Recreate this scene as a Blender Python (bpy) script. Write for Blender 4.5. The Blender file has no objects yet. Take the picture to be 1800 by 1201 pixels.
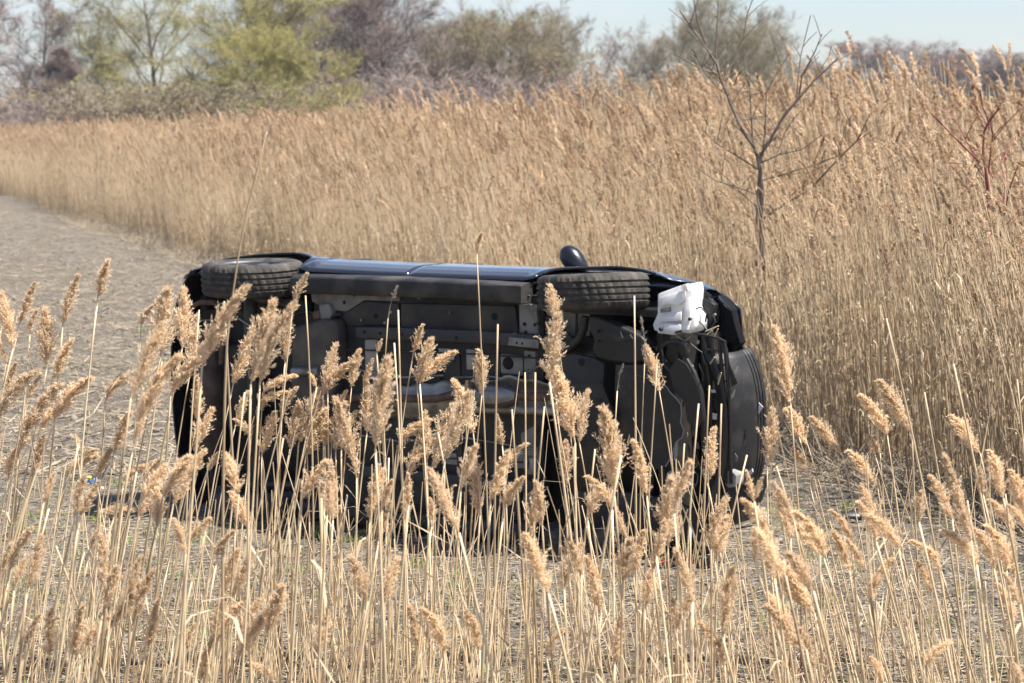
import bpy, bmesh, math, random
import numpy as np
from mathutils import Vector, Matrix

random.seed(7)
rng = np.random.default_rng(7)
scene = bpy.context.scene
COL = scene.collection

# ------------------------------------------------------------------ camera
FPX, CAMZ = 4275.0, 2.40                      # focal length in photo pixels (1800 wide), eye height in metres
PITCH = math.atan(359.5 / FPX)                # the horizon lies 359.5 px above the picture's centre
cam_data = bpy.data.cameras.new('camera')
cam_data.sensor_width = 36.0
cam_data.lens = FPX / 1800.0 * 36.0
cam_data.clip_start, cam_data.clip_end = 0.1, 6000.0
cam_data.dof.use_dof = True
cam_data.dof.focus_distance = 10.8
cam_data.dof.aperture_fstop = 6.3
cam = bpy.data.objects.new('camera', cam_data)
cam.location = (0, 0, CAMZ)
cam.rotation_euler = (math.pi / 2 - PITCH, 0, 0)
COL.objects.link(cam)
scene.camera = cam

# ------------------------------------------------------------------ sky and sun
SUN_EL, SUN_AZ = math.radians(62), math.radians(104)    # azimuth clockwise from +Y (north-like), so the sun stands to the right
world = bpy.data.worlds.new('World')
scene.world = world
world.use_nodes = True
wn, wl = world.node_tree.nodes, world.node_tree.links
bg = wn['Background']
sky = wn.new('ShaderNodeTexSky')
sky.sky_type = 'NISHITA'
sky.sun_disc = False
sky.sun_elevation = SUN_EL
sky.sun_rotation = SUN_AZ
sky.air_density = 1.0
sky.dust_density = 0.7
sky.ozone_density = 2.5
geo = wn.new('ShaderNodeNewGeometry')
cmap = wn.new('ShaderNodeMapping')
cmap.inputs['Scale'].default_value = (2.2, 2.2, 9.0)
cn = wn.new('ShaderNodeTexNoise')
cn.inputs['Scale'].default_value = 1.7
cn.inputs['Detail'].default_value = 7
cn.inputs['Roughness'].default_value = 0.55
cr = wn.new('ShaderNodeValToRGB')
cr.color_ramp.elements[0].position = 0.46
cr.color_ramp.elements[1].position = 0.68
cmix = wn.new('ShaderNodeMix'); cmix.data_type = 'RGBA'
tc = wn.new('ShaderNodeTexCoord')
wl.new(tc.outputs['Generated'], cmap.inputs['Vector'])
wl.new(cmap.outputs['Vector'], cn.inputs['Vector'])
wl.new(cn.outputs['Fac'], cr.inputs['Fac'])
cmul = wn.new('ShaderNodeMath'); cmul.operation = 'MULTIPLY'; cmul.inputs[1].default_value = 0.7
wl.new(cr.outputs['Color'], cmul.inputs[0])
wl.new(cmul.outputs[0], cmix.inputs['Factor'])
tintn = wn.new('ShaderNodeMix'); tintn.data_type = 'RGBA'; tintn.blend_type = 'MULTIPLY'; tintn.inputs['Factor'].default_value = 1.0
tintn.inputs['B'].default_value = (1.0, 0.98, 1.08, 1)
wl.new(sky.outputs['Color'], tintn.inputs['A']); wl.new(tintn.outputs['Result'], cmix.inputs['A'])
cmix.inputs['B'].default_value = (5.6, 5.75, 6.1, 1)
wl.new(cmix.outputs['Result'], bg.inputs['Color'])
bg.inputs['Strength'].default_value = 0.07

sun_data = bpy.data.lights.new('sun', 'SUN')
sun_data.energy = 5.0
sun_data.angle = math.radians(0.53)
sun_data.color = (1.0, 0.955, 0.88)
sun = bpy.data.objects.new('sun', sun_data)
to_sun = Vector((math.sin(SUN_AZ) * math.cos(SUN_EL), math.cos(SUN_AZ) * math.cos(SUN_EL), math.sin(SUN_EL)))
sun.rotation_euler = (-to_sun).to_track_quat('-Z', 'Y').to_euler()
sun.location = (20, 5, 30)
COL.objects.link(sun)

vs = scene.view_settings
vs.view_transform = 'Standard'; vs.look = 'None'; vs.gamma = 1.0; vs.use_curve_mapping = False
vs.exposure = 1.2
scene.cycles.max_bounces = 4
scene.cycles.transparent_max_bounces = 8
scene.cycles.use_denoising = True

# ------------------------------------------------------------------ pixel -> place
_cp, _sp = math.cos(PITCH), math.sin(PITCH)
def ray(px, py):
    u, v = (px - 900) / FPX, (600.5 - py) / FPX
    d = Vector((u, _cp + v * _sp, v * _cp - _sp))
    return d / d.y                             # one metre forward
def at(px, py, Y):
    d = ray(px, py)
    return Vector((d.x * Y, Y, CAMZ + d.z * Y))
def on_ground(px, py):
    d = ray(px, py)
    Y = -CAMZ / d.z
    return Vector((d.x * Y, Y, 0.0))

# ------------------------------------------------------------------ materials
def mat(name, c, c2=None, rough=0.7, metal=0.0, scale=6.0, bump=0.0, bscale=40.0, transl=0.0,
        tint=False, rand=0.0, spec=0.5, contrast=(0.35, 0.65), coat=0.0, stretch=None, detail=6):
    m = bpy.data.materials.new(name)
    m.use_nodes = True
    nt = m.node_tree; N, L = nt.nodes, nt.links
    b = N['Principled BSDF']; out = N['Material Output']
    b.inputs['Roughness'].default_value = rough
    b.inputs['Metallic'].default_value = metal
    b.inputs['Specular IOR Level'].default_value = spec
    b.inputs['Coat Weight'].default_value = coat
    b.inputs['Coat Roughness'].default_value = 0.08
    b.inputs['Base Color'].default_value = (*c, 1)
    src = None
    tcn = N.new('ShaderNodeTexCoord')
    vec = tcn.outputs['Object']
    if stretch:
        mp = N.new('ShaderNodeMapping'); mp.inputs['Scale'].default_value = stretch
        L.new(vec, mp.inputs['Vector']); vec = mp.outputs['Vector']
    if c2 is not None:
        mx = N.new('ShaderNodeMix'); mx.data_type = 'RGBA'
        mx.inputs['A'].default_value = (*c, 1); mx.inputs['B'].default_value = (*c2, 1)
        if tint:
            a = N.new('ShaderNodeAttribute'); a.attribute_name = 'tint'
            L.new(a.outputs['Fac'], mx.inputs['Factor'])
        else:
            n = N.new('ShaderNodeTexNoise'); n.inputs['Scale'].default_value = scale; n.inputs['Detail'].default_value = detail
            L.new(vec, n.inputs['Vector'])
            r = N.new('ShaderNodeMapRange'); r.inputs['From Min'].default_value = contrast[0]; r.inputs['From Max'].default_value = contrast[1]
            L.new(n.outputs['Fac'], r.inputs['Value']); L.new(r.outputs['Result'], mx.inputs['Factor'])
        src = mx.outputs['Result']
    if rand:
        oi = N.new('ShaderNodeObjectInfo')
        r2 = N.new('ShaderNodeMapRange'); r2.inputs['To Min'].default_value = 1 - rand; r2.inputs['To Max'].default_value = 1 + rand
        L.new(oi.outputs['Random'], r2.inputs['Value'])
        h = N.new('ShaderNodeHueSaturation')
        if src is None: h.inputs['Color'].default_value = (*c, 1)
        else: L.new(src, h.inputs['Color'])
        L.new(r2.outputs['Result'], h.inputs['Value']); src = h.outputs['Color']
    if src is not None: L.new(src, b.inputs['Base Color'])
    if bump:
        n2 = N.new('ShaderNodeTexNoise'); n2.inputs['Scale'].default_value = bscale; n2.inputs['Detail'].default_value = 5
        L.new(vec, n2.inputs['Vector'])
        bp = N.new('ShaderNodeBump'); bp.inputs['Strength'].default_value = bump; bp.inputs['Distance'].default_value = 0.01
        L.new(n2.outputs['Fac'], bp.inputs['Height']); L.new(bp.outputs['Normal'], b.inputs['Normal'])
    if transl:
        t = N.new('ShaderNodeBsdfTranslucent'); ms = N.new('ShaderNodeMixShader'); ms.inputs['Fac'].default_value = transl
        if src is not None: L.new(src, t.inputs['Color'])
        else: t.inputs['Color'].default_value = (*c, 1)
        L.new(b.outputs[0], ms.inputs[1]); L.new(t.outputs[0], ms.inputs[2]); L.new(ms.outputs[0], out.inputs['Surface'])
    return m

M = {}
M['paint'] = mat('paint', (0.006, 0.009, 0.016), (0.012, 0.014, 0.018), rough=0.22, coat=1.0, scale=3, metal=0.2)
M['paint_scuffed'] = mat('paint_scuffed', (0.006, 0.008, 0.012), (0.028, 0.028, 0.028), rough=0.3, scale=5, contrast=(0.52, 0.8), bump=0.1)
M['sill_plastic'] = mat('sill_plastic', (0.0105, 0.0105, 0.0115), (0.075, 0.066, 0.054), rough=0.6, scale=5, contrast=(0.46, 0.78), bump=0.3, detail=9)
M['bumper_plastic'] = mat('bumper_plastic', (0.006, 0.006, 0.007), (0.04, 0.036, 0.031), rough=0.6, scale=7, contrast=(0.45, 0.75), bump=0.25, bscale=90)
M['black_plastic'] = mat('black_plastic', (0.008, 0.008, 0.009), (0.022, 0.021, 0.020), rough=0.38, scale=8, bump=0.1)
M['tray_plastic'] = mat('tray_plastic', (0.0053, 0.0053, 0.0058), (0.0198, 0.0185, 0.0167), rough=0.5, scale=6, contrast=(0.4, 0.75), bump=0.2, bscale=25)
M['matte_black'] = mat('matte_black', (0.005, 0.006, 0.009), (0.012, 0.012, 0.013), rough=0.8, scale=5, spec=0.08)
M['torn_edge'] = mat('torn_edge', (0.22, 0.23, 0.24), rough=0.5)
M['floor_coat'] = mat('floor_coat', (0.0115, 0.0115, 0.012), (0.062, 0.053, 0.041), rough=0.65, scale=4, contrast=(0.40, 0.80), bump=0.4, bscale=50, detail=9)
M['rail_coat'] = mat('rail_coat', (0.0182, 0.0210, 0.0252), (0.0525, 0.0476, 0.0406), rough=0.55, scale=7, contrast=(0.45, 0.8), bump=0.15)
M['primer'] = mat('primer', (0.2000, 0.1950, 0.1750), (0.0900, 0.0820, 0.0700), rough=0.6, scale=9, contrast=(0.42, 0.72), bump=0.1)
M['pale_panel'] = mat('pale_panel', (0.55, 0.54, 0.50), (0.40, 0.38, 0.34), rough=0.55, scale=8)  # lifted colour stands in for sunlight reaching the wheel-well panel
M['primer_pale'] = mat('primer_pale', (0.30, 0.29, 0.265), (0.17, 0.155, 0.13), rough=0.55, scale=8, contrast=(0.4, 0.75))
M['heat_shield'] = mat('heat_shield', (0.36, 0.34, 0.30), (0.20, 0.175, 0.14), rough=0.42, metal=0.55, scale=7, bump=0.3, bscale=14)
M['steel'] = mat('steel', (0.30, 0.30, 0.29), (0.14, 0.12, 0.10), rough=0.4, metal=0.7, scale=9)
M['rust'] = mat('rust', (0.075, 0.038, 0.022), (0.13, 0.085, 0.06), rough=0.8, scale=16, bump=0.3)
M['rusty_muffler'] = mat('rusty_muffler', (0.11, 0.075, 0.058), (0.055, 0.036, 0.028), rough=0.7, metal=0.2, scale=10, bump=0.2)
M['tank_grime'] = mat('tank_grime', (0.0413, 0.0353, 0.0300), (0.0975, 0.0788, 0.0600), rough=0.65, scale=8, contrast=(0.4, 0.7), bump=0.2)
M['dark_metal'] = mat('dark_metal', (0.018, 0.017, 0.017), (0.05, 0.042, 0.034), rough=0.5, metal=0.3, scale=10, bump=0.2)
M['black_hole'] = mat('black_hole', (0.004, 0.004, 0.004), rough=0.9)  # near-black colour paints the darkness inside holes onto solid discs
M['washer_plastic'] = mat('washer_plastic', (0.88, 0.88, 0.86), (0.50, 0.46, 0.38), rough=0.45, scale=13, contrast=(0.52, 0.82), transl=0.35)
M['glass'] = mat('glass', (0.004, 0.005, 0.006), rough=0.04, coat=0.5)
M['rim'] = mat('rim', (0.16, 0.165, 0.17), (0.07, 0.066, 0.06), rough=0.4, metal=0.6, scale=12)
M['wire'] = mat('wire', (0.012, 0.012, 0.012), rough=0.5)
M['grey_foam'] = mat('grey_foam', (0.26, 0.25, 0.235), (0.14, 0.13, 0.115), rough=0.8, scale=14, bump=0.3)
M['white_clip'] = mat('white_clip', (0.55, 0.56, 0.57), rough=0.4)
M['red_lens'] = mat('red_lens', (0.45, 0.012, 0.012), rough=0.2)
M['blue_plastic'] = mat('blue_plastic', (0.36, 0.46, 0.60), (0.55, 0.62, 0.70), rough=0.4, scale=14)
M['wrapper_blue'] = mat('wrapper_blue', (0.10, 0.19, 0.36), (0.2, 0.28, 0.40), rough=0.4, scale=20)
M['wrapper_yellow'] = mat('wrapper_yellow', (0.75, 0.62, 0.04), rough=0.5)
M['white_scrap'] = mat('white_scrap', (0.75, 0.76, 0.77), rough=0.4)

# tyre: rubber with sipes as fine relief
m = mat('tyre', (0.032, 0.030, 0.028), (0.105, 0.09, 0.072), rough=0.75, scale=14, contrast=(0.4, 0.75))
nt = m.node_tree
m.node_tree.nodes['Principled BSDF'].inputs['Specular IOR Level'].default_value = 0.3
M['tyre'] = m
M['reed_stem'] = mat('reed_stem', (0.76, 0.59, 0.37), (0.40, 0.28, 0.155), rough=0.55, tint=True, rand=0.22)
M['reed_leaf'] = mat('reed_leaf', (0.58, 0.47, 0.31), (0.36, 0.27, 0.17), rough=0.6, tint=True, rand=0.2, transl=0.25)
M['seed_head'] = mat('seed_head', (0.92, 0.745, 0.53), (0.80, 0.605, 0.39), rough=0.7, tint=True, rand=0.10, transl=0.5)
M['seed_head_grey'] = mat('seed_head_grey', (0.42, 0.37, 0.30), (0.26, 0.21, 0.16), rough=0.7, tint=True, rand=0.1, transl=0.25)
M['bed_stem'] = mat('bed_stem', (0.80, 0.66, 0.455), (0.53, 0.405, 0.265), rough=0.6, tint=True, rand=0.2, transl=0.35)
M['bed_head'] = mat('bed_head', (0.80, 0.635, 0.44), (0.42, 0.28, 0.165), rough=0.7, tint=True, rand=0.2, transl=0.35)
M['straw'] = mat('straw', (0.42, 0.35, 0.25), (0.16, 0.125, 0.09), rough=0.7, tint=True)
M['straw_yellow'] = mat('straw_yellow', (0.55, 0.44, 0.26), rough=0.7)
M['clod'] = mat('clod', (0.14, 0.12, 0.095), (0.25, 0.215, 0.17), rough=0.95, tint=True)
M['green_leaf'] = mat('green_leaf', (0.13, 0.20, 0.045), (0.24, 0.28, 0.09), rough=0.6, tint=True, transl=0.3)
M['bark_dark'] = mat('bark_dark', (0.075, 0.060, 0.050), (0.13, 0.105, 0.09), rough=0.9, scale=2)
M['bark_pale'] = mat('bark_pale', (0.20, 0.175, 0.155), (0.12, 0.10, 0.085), rough=0.9, scale=2)
M['twig_brown'] = mat('twig_brown', (0.20, 0.155, 0.135), (0.30, 0.235, 0.205), rough=0.9, tint=True)
M['twig_tan'] = mat('twig_tan', (0.18, 0.14, 0.105), (0.27, 0.21, 0.15), rough=0.9, tint=True)
M['twig_yellow'] = mat('twig_yellow', (0.24, 0.22, 0.085), (0.32, 0.27, 0.12), rough=0.9, tint=True)
M['leaf_willow'] = mat('leaf_willow', (0.46, 0.42, 0.13), (0.34, 0.30, 0.10), rough=0.6, tint=True, transl=0.35)
M['leaf_olive'] = mat('leaf_olive', (0.38, 0.35, 0.13), (0.27, 0.25, 0.10), rough=0.6, tint=True, transl=0.3)
M['leaf_pale'] = mat('leaf_pale', (0.34, 0.33, 0.16), (0.24, 0.235, 0.11), rough=0.6, tint=True, transl=0.3)
M['sapling_bark'] = mat('sapling_bark', (0.21, 0.165, 0.135), (0.115, 0.085, 0.068), rough=0.7, scale=14, contrast=(0.3, 0.7))
M['sapling_twig'] = mat('sapling_twig', (0.17, 0.13, 0.075), (0.10, 0.07, 0.05), rough=0.7, scale=6)
M['red_twig'] = mat('red_twig', (0.28, 0.075, 0.06), (0.18, 0.06, 0.045), rough=0.6, scale=6)

# ground: dry tilled soil, grey-brown, with paler crust, darker patches and a few green flushes
def ground_material():
    m = bpy.data.materials.new('dry_soil'); m.use_nodes = True
    N, L = m.node_tree.nodes, m.node_tree.links
    b = N['Principled BSDF']; b.inputs['Roughness'].default_value = 0.95; b.inputs['Specular IOR Level'].default_value = 0.2
    tcn = N.new('ShaderNodeTexCoord')
    def noise(scale, detail, vec=None, rough=0.6):
        n = N.new('ShaderNodeTexNoise'); n.inputs['Scale'].default_value = scale; n.inputs['Detail'].default_value = detail
        n.inputs['Roughness'].default_value = rough
        L.new(vec or tcn.outputs['Object'], n.inputs['Vector']); return n.outputs['Fac']
    def mix(a, bcol, f):
        x = N.new('ShaderNodeMix'); x.data_type = 'RGBA'
        for k, v in (('A', a), ('B', bcol)):
            if isinstance(v, tuple): x.inputs[k].default_value = (*v, 1)
            else: L.new(v, x.inputs[k])
        L.new(f, x.inputs['Factor']); return x.outputs['Result']
    def rng_(f, lo, hi, t0=0.0, t1=1.0):
        r = N.new('ShaderNodeMapRange'); r.inputs['From Min'].default_value = lo; r.inputs['From Max'].default_value = hi
        r.inputs['To Min'].default_value = t0; r.inputs['To Max'].default_value = t1
        L.new(f, r.inputs['Value']); return r.outputs['Result']
    mp = N.new('ShaderNodeMapping'); mp.inputs['Rotation'].default_value = (0, 0, math.radians(16)); mp.inputs['Scale'].default_value = (1, 0.16, 1)
    L.new(tcn.outputs['Object'], mp.inputs['Vector'])
    base = mix((0.125, 0.108, 0.086), (0.23, 0.20, 0.158), rng_(noise(3.2, 9), 0.36, 0.66))
    base = mix(base, (0.38, 0.33, 0.26), rng_(noise(26, 6), 0.54, 0.70, 0, 0.8))
    base = mix(base, (0.13, 0.105, 0.08), rng_(noise(14, 5), 0.56, 0.72, 0, 0.6))
    base = mix(base, (0.15, 0.12, 0.092), rng_(noise(2.2, 4, mp.outputs['Vector']), 0.5, 0.68, 0, 0.55))
    base = mix(base, (0.115, 0.098, 0.08), rng_(noise(0.9, 7, rough=0.7), 0.46, 0.66, 0, 0.6))
    base = mix(base, (0.30, 0.26, 0.21), rng_(noise(5.5, 6, mp.outputs['Vector']), 0.54, 0.68, 0, 0.6))
    base = mix(base, (0.10, 0.14, 0.045), rng_(noise(0.55, 6, rough=0.75), 0.64, 0.74, 0, 0.55))
    L.new(base, b.inputs['Base Color'])
    bp = N.new('ShaderNodeBump'); bp.inputs['Strength'].default_value = 1.0; bp.inputs['Distance'].default_value = 0.05
    ad = N.new('ShaderNodeMath'); ad.operation = 'ADD'
    ml = N.new('ShaderNodeMath'); ml.operation = 'MULTIPLY'; ml.inputs[1].default_value = 3.0; L.new(noise(2.4, 6, rough=0.7), ml.inputs[0])
    ad0 = N.new('ShaderNodeMath'); ad0.operation = 'ADD'; L.new(ml.outputs[0], ad0.inputs[0]); L.new(noise(9, 8), ad0.inputs[1])
    L.new(ad0.outputs[0], ad.inputs[0]); L.new(noise(38, 5), ad.inputs[1])
    L.new(ad.outputs[0], bp.inputs['Height']); L.new(bp.outputs['Normal'], b.inputs['Normal'])
    return m
M['soil'] = ground_material()

# ------------------------------------------------------------------ building helpers
def link(o, parent=None):
    COL.objects.link(o)
    if parent is not None: o.parent = parent
    return o
def tag(o, label=None, cat=None, group=None, kind=None):
    if label: o['label'] = label
    if cat: o['category'] = cat
    if group: o['group'] = group
    if kind: o['kind'] = kind
    return o
def empty(name, loc=(0, 0, 0)):
    o = bpy.data.objects.new(name, None); o.location = loc; o.empty_display_size = 0.2
    return link(o)
def raw_mesh(name, V, Fq, material, tint=None, smooth=False):
    """V (n,3); Fq a list of (m,k) int arrays"""
    if not isinstance(Fq, list): Fq = [Fq]
    Fq = [f for f in Fq if len(f)]
    me = bpy.data.meshes.new(name)
    V = np.asarray(V, dtype=np.float32)
    me.vertices.add(len(V)); me.vertices.foreach_set('co', V.ravel())
    tot = np.concatenate([np.full(len(f), f.shape[1], dtype=np.int32) for f in Fq])
    idx = np.concatenate([f.ravel() for f in Fq]).astype(np.int32)
    start = np.concatenate([[0], np.cumsum(tot)[:-1]]).astype(np.int32)
    me.loops.add(len(idx)); me.loops.foreach_set('vertex_index', idx)
    me.polygons.add(len(tot)); me.polygons.foreach_set('loop_start', start); me.polygons.foreach_set('loop_total', tot)
    if smooth: me.polygons.foreach_set('use_smooth', np.ones(len(tot), dtype=bool))
    if tint is not None:
        a = me.attributes.new('tint', 'FLOAT', 'POINT'); a.data.foreach_set('value', np.asarray(tint, dtype=np.float32))
    me.update(calc_edges=True); me.validate()
    me.materials.append(material)
    return me
def obj(name, me, parent=None):
    return link(bpy.data.objects.new(name, me), parent)

class MB:
    """collects shapes into ONE mesh"""
    def __init__(self): self.v, self.f, self.t = [], [], []
    def add(self, verts, faces, tint=0.0):
        n = len(self.v)
        self.v.extend([tuple(p) for p in verts]); self.f.extend([tuple(i + n for i in f) for f in faces])
        self.t.extend([tint] * len(verts) if not hasattr(tint, '__len__') else list(tint))
    def box(self, x0, x1, y0, y1, z0, z1):
        v = [(x, y, z) for z in (z0, z1) for y in (y0, y1) for x in (x0, x1)]
        self.add(v, [(0, 2, 3, 1), (4, 5, 7, 6), (0, 1, 5, 4), (2, 6, 7, 3), (0, 4, 6, 2), (1, 3, 7, 5)])
    def tube(self, path, radii, sides=8, tint=0.0, caps=True):
        P = [Vector(p) for p in path]
        if not hasattr(radii, '__len__'): radii = [radii] * len(P)
        verts, faces = [], []
        prev = None
        for i, p in enumerate(P):
            t = (P[min(i + 1, len(P) - 1)] - P[max(i - 1, 0)])
            t = t.normalized() if t.length > 1e-9 else Vector((0, 0, 1))
            if prev is None:
                a = Vector((0, 0, 1)) if abs(t.z) < 0.9 else Vector((1, 0, 0))
                n = t.cross(a).normalized()
            else:
                n = (prev - t * prev.dot(t)); n = n.normalized() if n.length > 1e-6 else t.orthogonal().normalized()
            prev = n; b = t.cross(n)
            for k in range(sides):
                a = 2 * math.pi * k / sides
                verts.append(p + (n * math.cos(a) + b * math.sin(a)) * radii[i])
        for i in range(len(P) - 1):
            for k in range(sides):
                k2 = (k + 1) % sides
                faces.append((i * sides + k, i * sides + k2, (i + 1) * sides + k2, (i + 1) * sides + k))
        if caps:
            faces.append(tuple(reversed(range(sides)))); faces.append(tuple((len(P) - 1) * sides + k for k in range(sides)))
        self.add(verts, faces, tint)
    def lathe(self, prof, center, axis='y', seg=32, close=False):
        """prof: (radius, along) pairs; axis of turning through center"""
        verts, faces = [], []
        n = len(prof)
        for k in range(seg):
            a = 2 * math.pi * k / seg
            for r, h in prof:
                c, s = r * math.cos(a), r * math.sin(a)
                verts.append({'y': (c, h, s), 'x': (h, c, s), 'z': (c, s, h)}[axis])
        verts = [Vector(v) + Vector(center) for v in verts]
        for k in range(seg):
            k2 = (k + 1) % seg
            for j in range(n - 1 if not close else n):
                j2 = (j + 1) % n
                faces.append((k * n + j, k * n + j2, k2 * n + j2, k2 * n + j))
        self.add(verts, faces)
    def prism(self, poly, z0, z1):
        """poly in (x, y), from z0 to z1"""
        n = len(poly)
        v = [(x, y, z0) for x, y in poly] + [(x, y, z1) for x, y in poly]
        f = [tuple(range(n)), tuple(reversed(range(n, 2 * n)))] + [(i, i + n, (i + 1) % n + n, (i + 1) % n) for i in range(n)]
        self.add(v, f)
    def grid(self, fn, us, vs_):
        nv = len(vs_)
        v = [fn(u, w) for u in us for w in vs_]
        f = [(i * nv + j, (i + 1) * nv + j, (i + 1) * nv + j + 1, i * nv + j + 1) for i in range(len(us) - 1) for j in range(nv - 1)]
        self.add(v, f)
    def build(self, name, material, parent=None, smooth=False, bevel=0.0, thick=0.0, off=None, angle=40, tints=False, bseg=2, sub=0):
        me = bpy.data.meshes.new(name)
        V = self.v if off is None else [tuple(Vector(p) - off) for p in self.v]
        me.from_pydata(V, [], self.f)
        if tints:
            a = me.attributes.new('tint', 'FLOAT', 'POINT'); a.data.foreach_set('value', np.asarray(self.t, dtype=np.float32))
        bm = bmesh.new(); bm.from_mesh(me); bmesh.ops.recalc_face_normals(bm, faces=bm.faces)
        if bevel:
            es = [e for e in bm.edges if len(e.link_faces) == 2 and e.calc_face_angle(0) > math.radians(30)]
            bmesh.ops.bevel(bm, geom=es, offset=bevel, segments=bseg, affect='EDGES', profile=0.6, clamp_overlap=True)
        bm.to_mesh(me); bm.free()
        me.materials.append(material)
        if smooth:
            me.shade_smooth()
            me.set_sharp_from_angle(angle=math.radians(angle))
        o = bpy.data.objects.new(name, me)
        if thick:
            s = o.modifiers.new('thickness', 'SOLIDIFY'); s.thickness = thick; s.offset = 0
        if sub:
            s = o.modifiers.new('round', 'SUBSURF'); s.levels = s.render_levels = sub
        return link(o, parent)

def segs_mesh(name, P0, P1, R0, R1, material, sides=3, tint=None):
    P0, P1 = np.asarray(P0, float), np.asarray(P1, float)
    R0, R1 = np.asarray(R0, float), np.asarray(R1, float)
    t = P1 - P0; t /= np.maximum(np.linalg.norm(t, axis=1, keepdims=True), 1e-9)
    a = np.where(np.abs(t[:, 2:3]) < 0.9, np.array([[0, 0, 1.0]]), np.array([[1.0, 0, 0]]))
    n = np.cross(t, a); n /= np.linalg.norm(n, axis=1, keepdims=True)
    b = np.cross(t, n)
    N_ = len(P0); rings = []
    for P, R in ((P0, R0), (P1, R1)):
        for k in range(sides):
            an = 2 * math.pi * k / sides
            rings.append(P + (n * math.cos(an) + b * math.sin(an)) * R[:, None])
    V = np.stack(rings, 1).reshape(-1, 3)
    base = np.arange(N_)[:, None] * 2 * sides
    Fs = []
    for k in range(sides):
        k2 = (k + 1) % sides
        Fs.append(base + np.array([[k, k2, sides + k2, sides + k]]))
    Fq = np.concatenate(Fs)
    tt = None if tint is None else np.repeat(np.asarray(tint), 2 * sides)
    return raw_mesh(name, V, Fq, material, tt)

def blades(P, D, S, length, width):
    """thin diamonds: base P, direction D (unit), side S (unit) -> V, F"""
    L_, W_ = length[:, None], width[:, None]
    V = np.stack([P, P + D * L_ * 0.45 + S * W_ * 0.5, P + D * L_, P + D * L_ * 0.45 - S * W_ * 0.5], 1).reshape(-1, 3)
    Fq = np.arange(len(P) * 4).reshape(-1, 4)
    return V, Fq
def unit(a): return a / np.maximum(np.linalg.norm(a, axis=1, keepdims=True), 1e-9)

# ------------------------------------------------------------------ ground
_gw = [(random.uniform(0, 6.28), random.uniform(0, 6.28), 2 * math.pi / w, a) for w, a in
       [(2.4, .014), (1.7, .010), (1.1, .010), (0.8, .008), (0.62, .008), (0.47, .007), (0.38, .006), (0.31, .005), (0.26, .004)]]
def gz(x, y):
    x = np.asarray(x, float); y = np.asarray(y, float)
    z = np.zeros(np.broadcast(x, y).shape)
    for th, ph, k, a in _gw: z = z + a * np.sin(k * (x * math.cos(th) + y * math.sin(th)) + ph)
    fade = np.clip((45 - y) / 15, 0, 1) * np.clip((14 - np.abs(x)) / 4, 0, 1) * np.clip((y - 1) / 2, 0, 1)
    sm = lambda a, b, v: (lambda t: t * t * (3 - 2 * t))(np.clip((v - a) / (b - a), 0, 1))
    prof = -0.25 * (1 - sm(9.2, 11.4, y)) + 1.10 * (1 - sm(2.6, 6.9, y))     # a shallow ditch, then the road shoulder
    return z * fade + prof
xs = np.unique(np.concatenate([[-3000, -1500, -800, -400, -200, -120, -80, -50, -35, -25, -18, -14, -12, -10],
                               np.arange(-8.4, 8.41, 0.085), [10, 12, 14, 18, 25, 35, 50, 80, 120, 200, 400, 800, 1500, 3000]]))
ys = np.unique(np.concatenate([[-300, -100, -40, -15, -5, 0], np.arange(2, 26, 0.09), np.arange(26, 46, 0.4), [50, 55, 60, 70, 80, 95, 110, 130, 160, 200, 250, 320, 420, 600, 900, 1500, 3000, 5500]]))
X, Y = np.meshgrid(xs, ys, indexing='ij')
V = np.stack([X, Y, gz(X, Y)], -1).reshape(-1, 3)
ny = len(ys)
ii, jj = np.meshgrid(np.arange(len(xs) - 1), np.arange(ny - 1), indexing='ij')
q = (ii * ny + jj).ravel()
ground = obj('ground', raw_mesh('ground', V, np.stack([q, q + ny, q + ny + 1, q + 1], 1), M['soil'], smooth=True))
tag(ground, 'dry grey-brown tilled soil of the field under everything', 'ground', kind='structure')

HAZE = 0.00018
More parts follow.
